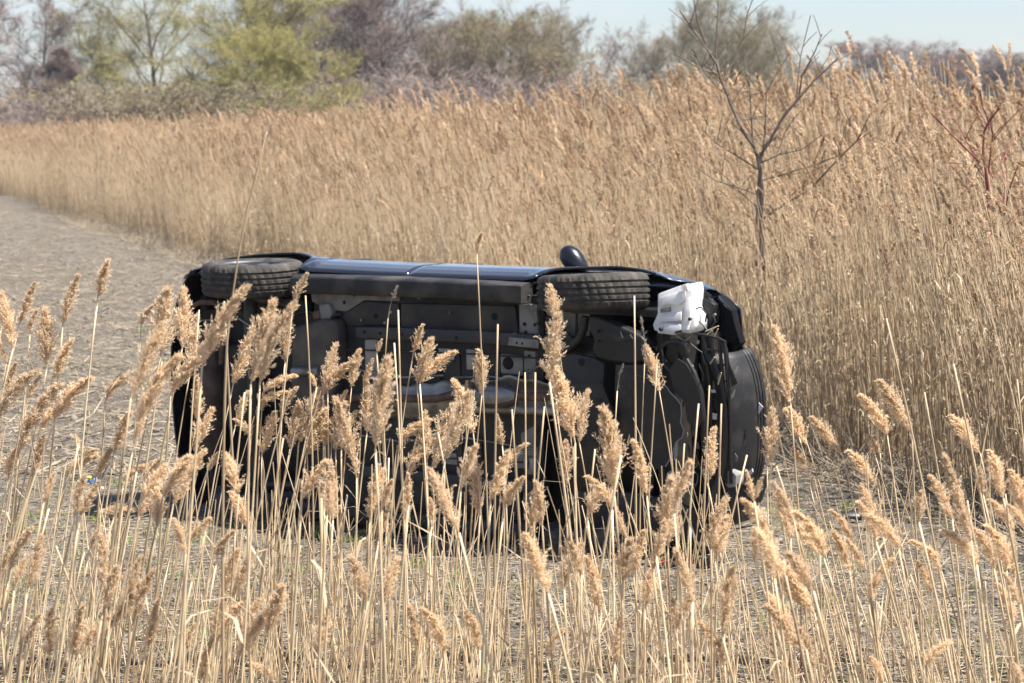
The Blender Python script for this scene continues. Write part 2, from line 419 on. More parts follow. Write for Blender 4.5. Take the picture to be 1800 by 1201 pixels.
# ------------------------------------------------------------------ seed heads (shared by the near reeds and the reed bed)
def head_arrays(r, nb, ns, droop, fat, sp_len, sp_wid, side_bias=0.6):
    """a reed's plume of unit length along +Z, nodding towards +X -> V, F, tint"""
    def axis(t):                                         # the rachis
        return np.stack([droop * t ** 2.2, 0 * t, t * (1 - 0.35 * droop * t)], -1)
    P, D, T = [], [], []
    for b in range(nb):
        t0 = r.uniform(0.0, 0.93) ** 0.9
        p0 = axis(np.array([t0]))[0]
        tan = axis(np.array([t0 + 0.03]))[0] - p0; tan /= np.linalg.norm(tan)
        az = r.uniform(0, 2 * math.pi)
        out = np.array([math.cos(az) + side_bias * 0.9, math.sin(az), 0.0]); out /= max(np.linalg.norm(out), 1e-6)
        blen = fat * (0.55 + 0.45 * math.sin(math.pi * min(1, t0 * 1.15 + 0.12))) * r.uniform(0.6, 1.15) * (1 - 0.72 * t0 ** 2)
        ang = math.radians(r.uniform(12, 38) * (1 - .3 * t0))
        d0 = tan * math.cos(ang) + out * math.sin(ang)
        sag = r.uniform(0.08, 0.45) * (0.4 + droop)
        tb = r.uniform(0, 1) ** 1.3
        u = (np.arange(ns) + r.uniform(0, 1, ns)) / ns
        pts = p0 + d0 * (blen * u)[:, None] + np.array([droop * 0.5, 0, -1.0]) * (sag * blen * u ** 2)[:, None]
        dd = d0 + np.array([droop * 0.4, 0, -1.0]) * (2 * sag * u)[:, None] * 0.6 + r.normal(0, 0.42, (ns, 3))
        P.append(pts + r.normal(0, 0.007, (ns, 3))); D.append(unit(dd)); T.append(np.clip(tb * 0.7 + r.uniform(0, 0.4, ns), 0, 1))
    P, D, T = np.concatenate(P), np.concatenate(D), np.concatenate(T)
    S = unit(np.cross(D, r.normal(0, 1, (len(P), 3))))
    V, Fq = blades(P, D, S, sp_len * r.uniform(0.6, 1.3, len(P)), sp_wid * r.uniform(0.7, 1.4, len(P)))
    T4 = np.repeat(T, 4)
    # rachis
    tt = np.linspace(0, 0.97, 7); A = axis(tt)
    k0 = len(V); w = 0.012 * (1 - 0.8 * tt)
    ringv = np.concatenate([A + np.stack([w, 0 * w, 0 * w], 1), A + np.stack([-.5 * w, .87 * w, 0 * w], 1), A + np.stack([-.5 * w, -.87 * w, 0 * w], 1)])
    n = len(tt); rf = [(k0 + a * n + i, k0 + b * n + i, k0 + b * n + i + 1, k0 + a * n + i + 1) for a, b in ((0, 1), (1, 2), (2, 0)) for i in range(n - 1)]
    return np.concatenate([V, ringv]), np.concatenate([Fq, np.array(rf)]), np.concatenate([T4, np.full(len(ringv), 0.2)])

# ------------------------------------------------------------------ the reed bed: clumps of reeds, set out with geometry nodes
def tube_arrays(path, rad, sides=3):
    path = np.asarray(path, float); n = len(path)
    V = []
    for k in range(sides):
        a = 2 * math.pi * k / sides
        V.append(path + np.stack([np.cos(a) * rad, np.sin(a) * rad, 0 * rad], 1))
    V = np.concatenate(V)
    Fq = [(k * n + i, ((k + 1) % sides) * n + i, ((k + 1) % sides) * n + i + 1, k * n + i + 1) for k in range(sides) for i in range(n - 1)]
    return V, np.array(Fq)
def reed_clump(seed, n=6, lean=-0.10, headed=0.5, rad=0.17, nb=40, ns=9):
    r = np.random.default_rng(seed)
    Vs, Fs, Ts, Ms = [], [], [], []; k = 0
    def put(V, Fq, T, mi):
        nonlocal k
        Vs.append(V); Fs.append(Fq + k); Ts.append(T); Ms.append(np.full(len(Fq), mi)); k += len(V)
    for _ in range(n):
        h = 2.5 * (1.06 - .36 * r.uniform(0, 1) ** 1.6)
        bx, by = r.uniform(-rad * 1.5, rad * 1.5, 2)
        lx, ly = lean + r.normal(0, 0.07), r.normal(0, 0.07)
        u = np.linspace(0, 1, 6)
        path = np.stack([bx + lx * h * u ** 1.6, by + ly * h * u ** 1.6, h * u], 1)
        tb = r.uniform(0, 0.8)
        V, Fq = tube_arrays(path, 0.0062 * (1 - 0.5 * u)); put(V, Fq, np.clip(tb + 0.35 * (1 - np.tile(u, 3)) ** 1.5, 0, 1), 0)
        for _l in range(r.integers(0, 4)):                # withered leaves hanging from the stem
            t0 = r.uniform(0.08, 0.75); p = path[int(t0 * 5)] + (path[min(5, int(t0 * 5) + 1)] - path[int(t0 * 5)]) * (t0 * 5 % 1)
            az = r.uniform(0, 6.28); L_ = r.uniform(0.10, 0.24); o = np.array([math.cos(az), math.sin(az), 0])
            sd = np.array([-math.sin(az), math.cos(az), 0]); up = r.uniform(0.1, 0.9)
            q = [p, p + o * L_ * .4 + np.array([0, 0, up * L_ * .5]), p + o * L_ * .85 + np.array([0, 0, (up - .5) * L_ * .5]), p + o * L_ * 1.05 + np.array([0, 0, (up - 1.4) * L_ * .6])]
            w = [0.004, 0.006, 0.004, 0.001]
            V = np.array([qq + sd * ww * s for qq, ww in zip(q, w) for s in (-1, 1)])
            put(V, np.array([(0, 1, 3, 2), (2, 3, 5, 4), (4, 5, 7, 6)]), np.full(8, r.uniform(0.1, 1)), 0)
        if r.uniform() < headed:
            L_ = r.uniform(0.22, 0.36)
            V, Fq, T = head_arrays(r, nb, ns, r.uniform(0.15, 0.6), r.uniform(0.17, 0.27), 0.07, 0.024, .9)
            T = np.clip(T * .45 + r.uniform(-.1, .75), 0, 1); az = math.pi + r.normal(0, 0.9); c, s = math.cos(az), math.sin(az)  # random tone per head; the darker browns paint in shaded heads
            V = V @ np.array([[c, s, 0], [-s, c, 0], [0, 0, 1.0]]) * L_
            tilt = lx + r.normal(0, 0.1); V[:, 0] += V[:, 2] * tilt
            put(V + path[-1], Fq, T, 1)
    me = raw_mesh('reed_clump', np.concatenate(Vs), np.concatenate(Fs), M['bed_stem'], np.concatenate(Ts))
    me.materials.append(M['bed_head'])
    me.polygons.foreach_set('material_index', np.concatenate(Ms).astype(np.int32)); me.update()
    return me

def instancer(name, protos, P, rot, scl, idx):
    """one object whose geometry nodes set the prototypes out on points"""
    me = bpy.data.meshes.new(name); me.vertices.add(len(P)); me.vertices.foreach_set('co', np.asarray(P, np.float32).ravel())
    a = me.attributes.new('rot', 'FLOAT_VECTOR', 'POINT'); a.data.foreach_set('vector', np.asarray(rot, np.float32).ravel())
    a = me.attributes.new('scl', 'FLOAT', 'POINT'); a.data.foreach_set('value', np.asarray(scl, np.float32))
    a = me.attributes.new('idx', 'INT', 'POINT'); a.data.foreach_set('value', np.asarray(idx, np.int32))
    o = obj(name, me)
    ng = bpy.data.node_groups.new(name, 'GeometryNodeTree')
    ng.interface.new_socket('Geometry', in_out='INPUT', socket_type='NodeSocketGeometry')
    ng.interface.new_socket('Geometry', in_out='OUTPUT', socket_type='NodeSocketGeometry')
    N, L = ng.nodes, ng.links
    gi, go = N.new('NodeGroupInput'), N.new('NodeGroupOutput')
    ip = N.new('GeometryNodeInstanceOnPoints'); jn = N.new('GeometryNodeJoinGeometry')
    for p in protos:
        po = bpy.data.objects.new(p.name, p)
        oi = N.new('GeometryNodeObjectInfo'); oi.inputs['Object'].default_value = po; oi.inputs['As Instance'].default_value = True
        L.new(oi.outputs['Geometry'], jn.inputs['Geometry'])
    def attr(n, t):
        x = N.new('GeometryNodeInputNamedAttribute'); x.data_type = t; x.inputs['Name'].default_value = n; return x.outputs['Attribute']
    L.new(gi.outputs[0], ip.inputs['Points']); L.new(jn.outputs[0], ip.inputs['Instance'])
    ip.inputs['Pick Instance'].default_value = True
    L.new(attr('idx', 'INT'), ip.inputs['Instance Index'])
    er = N.new('FunctionNodeEulerToRotation'); L.new(attr('rot', 'FLOAT_VECTOR'), er.inputs[0]); L.new(er.outputs[0], ip.inputs['Rotation'])
    L.new(attr('scl', 'FLOAT'), ip.inputs['Scale'])
    L.new(ip.outputs[0], go.inputs[0])
    md = o.modifiers.new('set_out', 'NODES'); md.node_group = ng
    return o

EA, EB = on_ground(0, 345), on_ground(1500, 832)
EDGE_K = (EA.x - EB.x) / (EA.y - EB.y)
def edge_x(y): return EB.x + EDGE_K * (np.asarray(y, float) - EB.y)
protos = [reed_clump(100 + i, n=40, rad=.40, headed=0.30) for i in range(9)] + [reed_clump(150 + i, n=40, rad=.40, headed=0.15) for i in range(2)]
pts, hts = [], []
def strip(y0, y1, s0, s1, dens):
    area = (y1 - y0) * (s1 - s0); n = int(area * dens / 6)
    y = rng.uniform(y0, y1, n); s = rng.uniform(s0, s1, n) + (.3 if s0 == 0 else 0)
    x = edge_x(y) + s + 0.10 * np.sin(y * 1.7) + 0.16 * np.sin(y * 0.61 + 1) + rng.normal(0, 0.12, n)
    keep = x < 0.2105 * y + 2.5
    x, y, s = x[keep], y[keep], s[keep]
    h = 1.28 + 1.24 * np.clip(s / 4.6, 0, 1) ** 0.65
    h = h + 0.16 * np.sin(x * 0.9 + y * 0.33) + 0.13 * np.sin(y * 0.71 - x * 1.3) + rng.normal(0, 0.15, len(x))
    pts.append(np.stack([x, y, gz(x, y) - 0.03], 1)); hts.append(h)
strip(12.5, 30, 0, 3.0, 26); strip(12.5, 30, 3.0, 7, 17); strip(11, 30, 7, 16, 4)
strip(30, 60, 0, 3.0, 22); strip(30, 60, 3.0, 8, 15); strip(30, 60, 8, 22, 3.5)
strip(60, 150, 0, 4, 14); strip(60, 150, 4, 12, 7); strip(60, 150, 12, 40, 1.5)
P_, H_ = np.concatenate(pts), np.concatenate(hts)
n = len(P_)
rot = np.stack([rng.normal(0, .035, n), rng.normal(0, .05, n), rng.normal(0, 0.55, n)], 1)
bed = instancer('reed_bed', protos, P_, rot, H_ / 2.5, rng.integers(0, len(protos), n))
tag(bed, 'tall dense bed of dry tan reeds with feathery heads behind the car', 'reeds', kind='stuff')

# brush and fallen stems at the foot of the reed bed
def litter_strip(n):
    y = 12.5 + 60 * rng.uniform(0, 1, n) ** 1.7; s = rng.exponential(0.45, n) - 0.35
    x = edge_x(y) + s
    az = rng.uniform(0, 6.28, n); el = np.abs(rng.normal(0.25, 0.4, n))
    d = np.stack([np.cos(az) * np.cos(el), np.sin(az) * np.cos(el), np.sin(el)], 1)
    p0 = np.stack([x, y, gz(x, y) + 0.01], 1); L_ = rng.uniform(0.12, 0.55, n)
    return p0, p0 + d * L_[:, None], np.full(n, 0.005), np.full(n, 0.002)
a = litter_strip(9000)
tag(obj('reed_litter', segs_mesh('reed_litter', *a, M['straw'], 3, rng.uniform(0, 1, 9000))), 'fallen broken reed stems along the foot of the reed bed', 'litter', kind='stuff')

# ------------------------------------------------------------------ ground litter: straw, clods, weeds
def in_view(n, y0, y1, pw=1.0, marg=1.0):
    y = y0 + (y1 - y0) * rng.uniform(0, 1, n) ** pw
    x = rng.uniform(-1, 1, n) * (0.2105 * y + marg)
    k = x < edge_x(y) + 0.5
    return x[k], y[k]
x, y = in_view(60000, 10.2, 46, 1.7); n = len(x)
az = rng.uniform(0, 6.28, n); el = rng.normal(0.06, 0.12, n); L_ = rng.uniform(0.03, 0.17, n) * np.where(rng.uniform(0, 1, n) < .06, 2.5, 1)
d = np.stack([np.cos(az) * np.cos(el), np.sin(az) * np.cos(el), np.sin(el)], 1)
p0 = np.stack([x, y, gz(x, y) + 0.006], 1)
tag(obj('straw_litter', segs_mesh('straw_litter', p0, p0 + d * L_[:, None], np.full(n, .0032), np.full(n, .002), M['straw'], 3, rng.uniform(0, 1, n))),
    'short pale bits of straw scattered over the tilled soil', 'straw', kind='stuff')
x, y = in_view(24000, 10.2, 36, 1.7); n = len(x)
ico = bpy.data.meshes.new('tmp'); bm = bmesh.new(); bmesh.ops.create_icosphere(bm, subdivisions=1, radius=1); bm.to_mesh(ico); bm.free()
iv = np.array([v.co[:] for v in ico.vertices]); jf = np.array([p.vertices[:] for p in ico.polygons]); bpy.data.meshes.remove(ico)
sz = np.exp(rng.normal(math.log(0.008), 0.5, n)); sz = np.minimum(sz, 0.026)
V = iv[None] * (sz[:, None, None] * rng.uniform(0.45, 1.5, (n, 12, 1))) * np.stack([rng.uniform(.7, 1.4, n), rng.uniform(.7, 1.4, n), rng.uniform(.4, .8, n)], 1)[:, None, :]
V = V + np.stack([x, y, gz(x, y) + sz * .15], 1)[:, None, :]
Fq = jf[None] + (np.arange(n) * 12)[:, None, None]
tag(obj('soil_clods', raw_mesh('soil_clods', V.reshape(-1, 3), Fq.reshape(-1, 3), M['clod'], np.repeat(rng.uniform(0, 1, n), 12))),
    'small crumbly soil clods lying over the field', 'soil', kind='stuff')
x, y = in_view(16000, 17, 80, 1.5); n = len(x)
az = rng.uniform(0, 6.28, n); L_ = rng.uniform(0.06, 0.28, n); el = rng.normal(0.1, 0.15, n)
d = np.stack([np.cos(az) * np.cos(el), np.sin(az) * np.cos(el), np.sin(el)], 1); p0 = np.stack([x, y, gz(x, y) + 0.008], 1)
tag(obj('stubble', segs_mesh('stubble', p0, p0 + d * L_[:, None], np.full(n, .007), np.full(n, .004), M['straw'], 3, rng.uniform(0, 1, n))), 'old crop stubble scattered over the far part of the field', 'stubble', kind='stuff')
x, y = in_view(13000, 17, 70, 1.5); n = len(x); sz = np.exp(rng.normal(math.log(0.017), 0.5, n)); sz = np.minimum(sz, .042)
V = iv[None] * (sz[:, None, None] * rng.uniform(0.4, 1.5, (n, 12, 1))) * np.stack([rng.uniform(.7, 1.5, n), rng.uniform(.7, 1.5, n), rng.uniform(.35, .8, n)], 1)[:, None, :]
V = V + np.stack([x, y, gz(x, y) + sz * .1], 1)[:, None, :]; Fq = jf[None] + (np.arange(n) * 12)[:, None, None]
tag(obj('field_clods', raw_mesh('field_clods', V.reshape(-1, 3), Fq.reshape(-1, 3), M['clod'], np.repeat(rng.uniform(0, 1, n), 12))), 'lumpy clods over the far part of the tilled field', 'soil', kind='stuff')
# weeds: patchy low green blades
cx, cy = in_view(150, 10.2, 16, 1.0); cx2, cy2 = in_view(60, 16, 45, 1.3)
cx, cy = np.concatenate([cx, cx2]), np.concatenate([cy, cy2]); k = np.repeat(np.arange(len(cx)), 34); n = len(k)
sp = rng.uniform(0.03, 0.16, len(cx))[k]
x, y = cx[k] + rng.normal(0, 1, n) * sp, cy[k] + rng.normal(0, 1, n) * sp
az = rng.uniform(0, 6.28, n); el = rng.uniform(0.2, 1.3, n)
D = np.stack([np.cos(az) * np.cos(el), np.sin(az) * np.cos(el), np.sin(el)], 1); S = np.stack([-np.sin(az), np.cos(az), 0 * az], 1)
V, Fq = blades(np.stack([x, y, gz(x, y)], 1), D, S, rng.uniform(.025, .08, n), rng.uniform(.006, .014, n))
tag(obj('green_weeds', raw_mesh('green_weeds', V, Fq, M['green_leaf'], np.repeat(rng.uniform(0, 1, n), 4))), 'low green weeds sprouting in patches on bare soil', 'weeds', kind='stuff')

# ------------------------------------------------------------------ trees beyond the reeds
def tree_meshes(seed, H, W, trunk_frac, limbs, up, bark, twig, leaf=None, leaf_n=6, leaf_size=0.14, levels=4, dens=1.0, twig_r=0.012, shrub=False, cone=False, twn=9):
    """-> trunk mesh, crown mesh, foliage mesh or None; base at the origin"""
    r = random.Random(seed); nr = np.random.default_rng(seed)
    tr, tw, ends = [], [], []
    def grow(p, d, L, rad, lev):
        n = 4 if lev < 2 else 3
        pts = [p]; cur = p.copy(); dd = d.copy()
        for i in range(n):
            dd = (dd + Vector((r.gauss(0, .12), r.gauss(0, .12), r.gauss(0, .08))) * (0.6 + .35 * lev) + Vector((0, 0, up * (0.10 if lev else 0.02)))).normalized()
            cur = cur + dd * (L / n); pts.append(cur.copy())
        rr = [rad * (1 - 0.72 * i / n) for i in range(n + 1)]
        dst = tr if lev <= 1 else tw
        for i in range(n): dst.append((pts[i], pts[i + 1], rr[i], rr[i + 1]))
        if lev >= levels - 1:
            ends.append(pts)
            return
        cnt = {0: limbs, 1: int(7 * dens), 2: int(7 * dens), 3: int(5 * dens)}[lev]
        for c in range(cnt):
            if lev == 0: t = trunk_frac + (1 - trunk_frac) * (c + r.random()) / cnt
            else: t = 0.22 + 0.78 * (c + r.random()) / cnt
            i = min(int(t * n), n - 1); q = pts[i].lerp(pts[i + 1], t * n - i)
            ax = (pts[i + 1] - pts[i]).normalized()
            s = ax.orthogonal().normalized(); s.rotate(Matrix.Rotation(r.uniform(0, 6.28) if lev else c * 2.4 + r.uniform(-.5, .5), 3, ax))
            an = math.radians(r.uniform(28, 55) if lev else r.uniform(30, 62) * (1.1 - .4 * t))
            nd = ax * math.cos(an) + s * math.sin(an)
            if lev == 0:
                env = (1 - t) if cone else math.sin(math.pi * min(1, .22 + .62 * t)) ** .8
                cl = W * 0.5 * (0.55 + 0.5 * env) * r.uniform(.8, 1.25) * (1.35 if up > .8 else 1.0)
                if cone: cl = W * .5 * (0.2 + .9 * env)
            else: cl = L * r.uniform(.34, .62) * (1.15 - .45 * t)
            grow(q, nd, cl, max(rr[i] * r.uniform(.4, .6), twig_r), lev + 1)
    if shrub:
        for _ in range(limbs):
            a = r.uniform(0, 6.28); q = Vector((0, 0, 0)); k_ = .9 * W / H * math.sqrt(r.random())
            grow(q, Vector((math.cos(a) * k_, math.sin(a) * k_, 1)).normalized(), H * r.uniform(.55, .95), .035, 1)
    else:
        grow(Vector((0, 0, -.2)), Vector((r.gauss(0, .03), r.gauss(0, .03), 1)).normalized(), H * 0.92, H * .016, 0)
    f = lambda S: ([s[0][:] for s in S], [s[1][:] for s in S], [max(s[2], twig_r) for s in S], [max(s[3], twig_r * .6) for s in S])
    # the finest twigs, all at once
    E0 = np.array([[p[:] for p in pts[:4]] for pts in ends])            # (n,4,3)
    nt_ = twn; k = np.repeat(np.arange(len(E0)), nt_); u = nr.uniform(0.1, 3, len(k)); i = np.minimum(u.astype(int), 2); w = (u - i)[:, None]
    Q0 = E0[k, i] * (1 - w) + E0[k, i + 1] * w
    ax = unit(E0[k, 3] - E0[k, 0]); Dq = unit(ax + nr.normal(0, .55, (len(k), 3)) + np.array([0, 0, .35 * up - .05]))
    Lq = H * nr.uniform(.03, .075, len(k))
    tv, tf = blades(Q0, Dq, unit(np.cross(Dq, nr.normal(0, 1, (len(k), 3)))), Lq, np.full(len(k), twig_r * 1.9))
    mt = segs_mesh('trunk', *f(tr), bark, 5)
    m0 = segs_mesh('tmp', *f(tw), twig, 3)
    n0 = len(m0.vertices); v0 = np.zeros(n0 * 3, np.float32); m0.vertices.foreach_get('co', v0)
    f0 = np.zeros(len(m0.loops), np.int32); m0.loops.foreach_get('vertex_index', f0); bpy.data.meshes.remove(m0)
    mc = raw_mesh('crown', np.concatenate([v0.reshape(-1, 3), tv]), np.concatenate([f0.reshape(-1, 4), tf + n0]), twig, np.concatenate([np.repeat(nr.uniform(0, 1, len(tw)), 6), np.repeat(nr.uniform(0, 1, len(Q0)), 4)]))
    ml = None
    if leaf is not None:
        kk = np.repeat(np.arange(len(Q0)), leaf_n)
        Q = Q0[kk] + Dq[kk] * (Lq[kk] * nr.uniform(.15, 1, len(kk)))[:, None] + nr.normal(0, .05, (len(kk), 3))
        D = unit(nr.normal(0, 1, (len(Q), 3)) + np.array([0, 0, -.3])); S = unit(np.cross(D, nr.normal(0, 1, (len(Q), 3))))
        V, Fq = blades(Q, D, S, leaf_size * nr.uniform(.6, 1.4, len(Q)), leaf_size * .6 * nr.uniform(.6, 1.4, len(Q)))
        ml = raw_mesh('foliage', V, Fq, leaf, np.repeat(nr.uniform(0, 1, len(Q)), 4))
    return mt, mc, ml
B, T = M, M
KINDS = {
 'bare': tree_meshes(1, 13, 8, .25, 12, .5, M['bark_dark'], M['twig_brown'], dens=1.15, twig_r=.013, twn=10),
 'bare_dense': tree_meshes(2, 14, 8, .10, 16, 1.0, M['bark_dark'], M['twig_brown'], dens=1.3, twig_r=.016, twn=12),
 'bare_dense_b': tree_meshes(12, 14, 8, .10, 16, 1.1, M['bark_dark'], M['twig_brown'], dens=1.3, twig_r=.016, twn=12),
 'cone': tree_meshes(3, 9, 5.5, .06, 24, .2, M['bark_dark'], M['twig_brown'], dens=1.15, twig_r=.014, cone=True, twn=12),
 'willow': tree_meshes(4, 15, 12, .14, 15, .45, M['bark_dark'], M['twig_yellow'], M['leaf_willow'], 1, .10, dens=1.3, twig_r=.011, twn=10),
 'willow_b': tree_meshes(5, 15, 12, .12, 15, .6, M['bark_dark'], M['twig_yellow'], M['leaf_willow'], 2, .10, dens=1.3, twig_r=.011, twn=12),
 'willow_low': tree_meshes(6, 9, 10, .05, 18, .3, M['bark_dark'], M['twig_yellow'], M['leaf_willow'], 3, .10, dens=1.3, twig_r=.011, twn=13),
 'olive_round': tree_meshes(7, 12, 11, .12, 17, .55, M['bark_dark'], M['twig_tan'], M['leaf_olive'], 2, .09, dens=1.3, twig_r=.013, twn=11),
 'pale_tall': tree_meshes(8, 13, 6.5, .15, 16, 1.2, M['bark_pale'], M['twig_tan'], M['leaf_pale'], 1, .09, dens=1.2, twig_r=.012, twn=10),
 'pale_wide': tree_meshes(9, 13, 9, .15, 17, 1.0, M['bark_pale'], M['twig_tan'], M['leaf_pale'], 2, .09, dens=1.3, twig_r=.012, twn=11),
 'bare_open': tree_meshes(10, 11, 7, .3, 9, .9, M['bark_dark'], M['twig_brown'], dens=.8, twig_r=.015, twn=8),
 'shrub_brown': tree_meshes(20, 5.5, 6.5, 0, 30, .5, M['bark_dark'], M['twig_brown'], levels=4, dens=1.0, twig_r=.014, shrub=True, twn=5),
 'shrub_tan': tree_meshes(21, 5, 7, 0, 30, .4, M['bark_dark'], M['twig_tan'], M['leaf_olive'], 1, .08, levels=4, dens=1.0, twig_r=.013, shrub=True, twn=5),
 'shrub_green': tree_meshes(22, 4.5, 6, 0, 28, .4, M['bark_dark'], M['twig_yellow'], M['leaf_willow'], 2, .09, levels=4, dens=1.0, twig_r=.012, shrub=True, twn=5),
}
KH = {k: max(v.co.z for v in m[1].vertices) for k, m in KINDS.items()}
def plant(kind, px, top, Y, label, name='bare_tree', cat='tree', wide=1.0, rz=None, group=None):
    tip = at(px, top, Y); h = tip.z * (1.1 if cat == 'tree' else 1.0)
    e = empty(name, (tip.x, Y, 0)); s = h / KH[kind]
    e.scale = (s * wide * 1.3, s * wide * 1.3, s); e.rotation_euler = (0, 0, random.uniform(0, 6.28) if rz is None else rz)
    tag(e, label, cat, group)
    mt, mc, ml = KINDS[kind]
    obj('trunk', mt, e); c = obj('crown', mc, e)
    if ml: obj('foliage', ml, c)
    return e
# the row along the far side of the reeds, from the field's end towards the right
plant('bare', -22, -18, 205, 'bare brown tree at the very end of the row, beyond the tilled field', wide=1.1)
plant('bare', 72, -6, 200, 'tall slender bare tree with open crown beside the brown cone-shaped one')
plant('cone', 105, 92, 190, 'short bare brown tree with a cone-shaped crown, beside the slender bare tree')
plant('willow_b', 178, 36, 205, 'small yellow-green willow standing apart beside the two big willows', 'willow_tree', wide=.85)
plant('willow', 282, -85, 200, 'big willow with dark spreading limbs and thin yellow-green leaves', 'willow_tree', wide=1.0, rz=.8)
plant('willow_b', 390, -95, 198, 'biggest willow, leafiest yellow-green crown of the row', 'willow_tree', wide=1.1, rz=2.)
plant('willow_low', 500, 45, 188, 'low broad bright green willow in front of the dark bare trees', 'willow_tree', wide=1.05)
plant('bare_dense', 553, -75, 208, 'dense brown bare tree right behind the low bright willow', wide=1.0)
plant('bare_dense_b', 625, -45, 215, 'dense brown bare tree with upright limbs, second behind the low willow', wide=.95)
plant('bare_dense', 680, -45, 206, 'dense purplish bare tree at the edge of the gap before the pale trees', wide=.95, rz=4)
plant('pale_tall', 770, 22, 225, 'thin pale bare tree in the gap beside the dense brown trees', wide=.75)
plant('pale_tall', 842, 6, 222, 'thin tall pale-leaved tree behind the round olive-green tree', wide=.8, rz=1)
plant('olive_round', 905, 8, 205, 'round olive-green tree with dark limbs and brown lower branches', 'leafing_tree', wide=1.05)
plant('pale_tall', 1008, 4, 212, 'tall pale tree at the open end of the round olive tree', wide=.8, rz=2)
plant('bare_open', 1068, 52, 215, 'small open bare tree standing alone in a gap of the row', wide=.8)
plant('pale_tall', 1160, 48, 232, 'slim pale tree, smallest of the group behind the sapling', 'leafing_tree', wide=.95)
plant('pale_wide', 1268, -12, 228, 'large pale green-grey tree behind the bare sapling', 'leafing_tree', wide=1.05)
plant('pale_tall', 1374, 36, 235, 'slim pale tree at the outer end of the row, next to open sky', 'leafing_tree', wide=.9, rz=3)
plant('bare_dense_b', 735, 30, 232, 'brown bare tree between the dense dark trees and the pale ones', wide=.9, rz=1.2)
plant('bare_dense', 805, 42, 238, 'lower brown bare tree beside the thin tall pale-leaved tree', wide=.9, rz=2.6)
plant('olive_round', 868, 40, 226, 'second olive-green tree, half hidden by the round one', 'leafing_tree', wide=.9, rz=2.2)
plant('bare_dense_b', 962, 44, 222, 'brown bare tree merging with the far flank of the round olive tree', wide=.85, rz=5)
plant('bare_open', 1120, 66, 240, 'open bare tree next to the slim pale tree behind the sapling', wide=1.0, rz=1)
plant('pale_wide', 1212, 44, 240, 'grey-green tree, half hidden by the large pale one', 'leafing_tree', wide=.85, rz=4)
plant('pale_wide', 1328, 34, 244, 'grey-green tree between the large pale tree and the last slim one', 'leafing_tree', wide=.8, rz=1.5)
plant('bare_dense', 470, -30, 228, 'brown bare tree showing behind the biggest willow', wide=1.0, rz=3.3)
for px, tp, kd in ((-95, 10, 'bare'), (-170, 40, 'bare_open'), (-250, -5, 'bare_dense_b'), (-340, 30, 'bare'), (-440, 15, 'bare_dense'), (-560, 35, 'bare_open')):
    plant(kd, px, tp, 215, 'bare brown tree past the end of the row, behind the open field', wide=1.1, group='bare trees behind the open field')
    plant('shrub_brown', px + 40, 150, 200, 'brown leafless shrub past the end of the row, behind the open field', 'bare_shrub', 'shrub', 1.6, group='brown shrubs behind the open field')
far = 'faint far-off bare tree above the reeds under open sky'
for px, tp, wd in ((1475, 112, 1.5), (1560, 70, 1.5), (1625, 84, 1.4), (1690, 92, 1.6), (1760, 100, 1.7), (1830, 92, 1.6)):
    plant('bare_dense_b', px, tp, 390, far, wide=wd, group='far-off trees above the reeds')
sb = 'brown leafless shrub in the undergrowth below the row of trees'
for px, tp, Y, wd in ((8, 132, 196, 1.5), (58, 138, 186, 1.4), (132, 150, 182, 1.3), (560, 118, 190, 1.2), (610, 112, 196, 1.4), (672, 108, 192, 1.4), (735, 98, 200, 1.4), (790, 92, 204, 1.5), (850, 104, 190, 1.4), (960, 100, 198, 1.3), (1025, 92, 202, 1.3)):
    plant('shrub_brown', px, tp, Y, sb, 'bare_shrub', 'shrub', wd, group='brown shrubs under the trees')
st = 'tan twiggy shrub with a hint of olive under the trees'
for px, tp, Y, wd in ((218, 128, 186, 1.4), (285, 138, 182, 1.4), (350, 130, 184, 1.4), (420, 136, 180, 1.2), (1090, 118, 198, 1.3), (1140, 122, 205, 1.3), (1215, 108, 215, 1.3), (1310, 112, 215, 1.4), (1385, 122, 220, 1.3)):
    plant('shrub_tan', px, tp + random.uniform(-22, 14), Y, st, 'twiggy_shrub', 'shrub', wd, group='tan shrubs under the trees')
plant('shrub_green', 172, 118, 188, 'greenish shrub at the foot of the small willow', 'leafing_shrub', 'shrub', 1.3)
plant('shrub_green', 556, 106, 182, 'bright green shrub at the foot of the low broad willow', 'leafing_shrub', 'shrub', .9)

# ------------------------------------------------------------------ the young bare tree and the red-stemmed shrub in the reeds
def traced(parent, name, lines, Y, material, seed, twigs=True, sides=6, r_end=.0042, fac=1.15):
    rr = random.Random(seed)
    for pts, r0 in lines:
        k = rr.uniform(-.25, .25)
        n = len(pts); path = [at(px, py, Y + k * i / max(1, n - 1)) for i, (px, py) in enumerate(pts)]
        rad = [max(r_end, fac * r0 * (1 - .6 * i / (n - 1))) for i in range(n)]
        m = MB(); m.tube(path, rad, sides)
        if twigs:
            for i in range(1, n):
                for _ in range(rr.choice((0, 1, 2, 2))):
                    p = path[i - 1].lerp(path[i], rr.random()); d = (path[i] - path[i - 1]).normalized()
                    s = Vector((rr.choice((-1, 1)) * rr.uniform(.5, 1), rr.uniform(-.5, .5), rr.uniform(.1, .8))).normalized()
                    e_ = p + (d * .6 + s).normalized() * rr.uniform(.06, .34)
                    m.tube([p, p.lerp(e_, .5) + Vector((0, 0, .01)), e_], [r_end * .9, r_end * .8, r_end * .5], 4)
        off = parent.location.copy()
        m.build(name, material, parent, smooth=True, off=off)
SY = 21.1
b0 = at(1341, 560, SY)
sap = empty('young_tree', (b0.x, SY, 0)); tag(sap, 'leafless young tree with thin forked stems rising out of the reeds', 'tree')
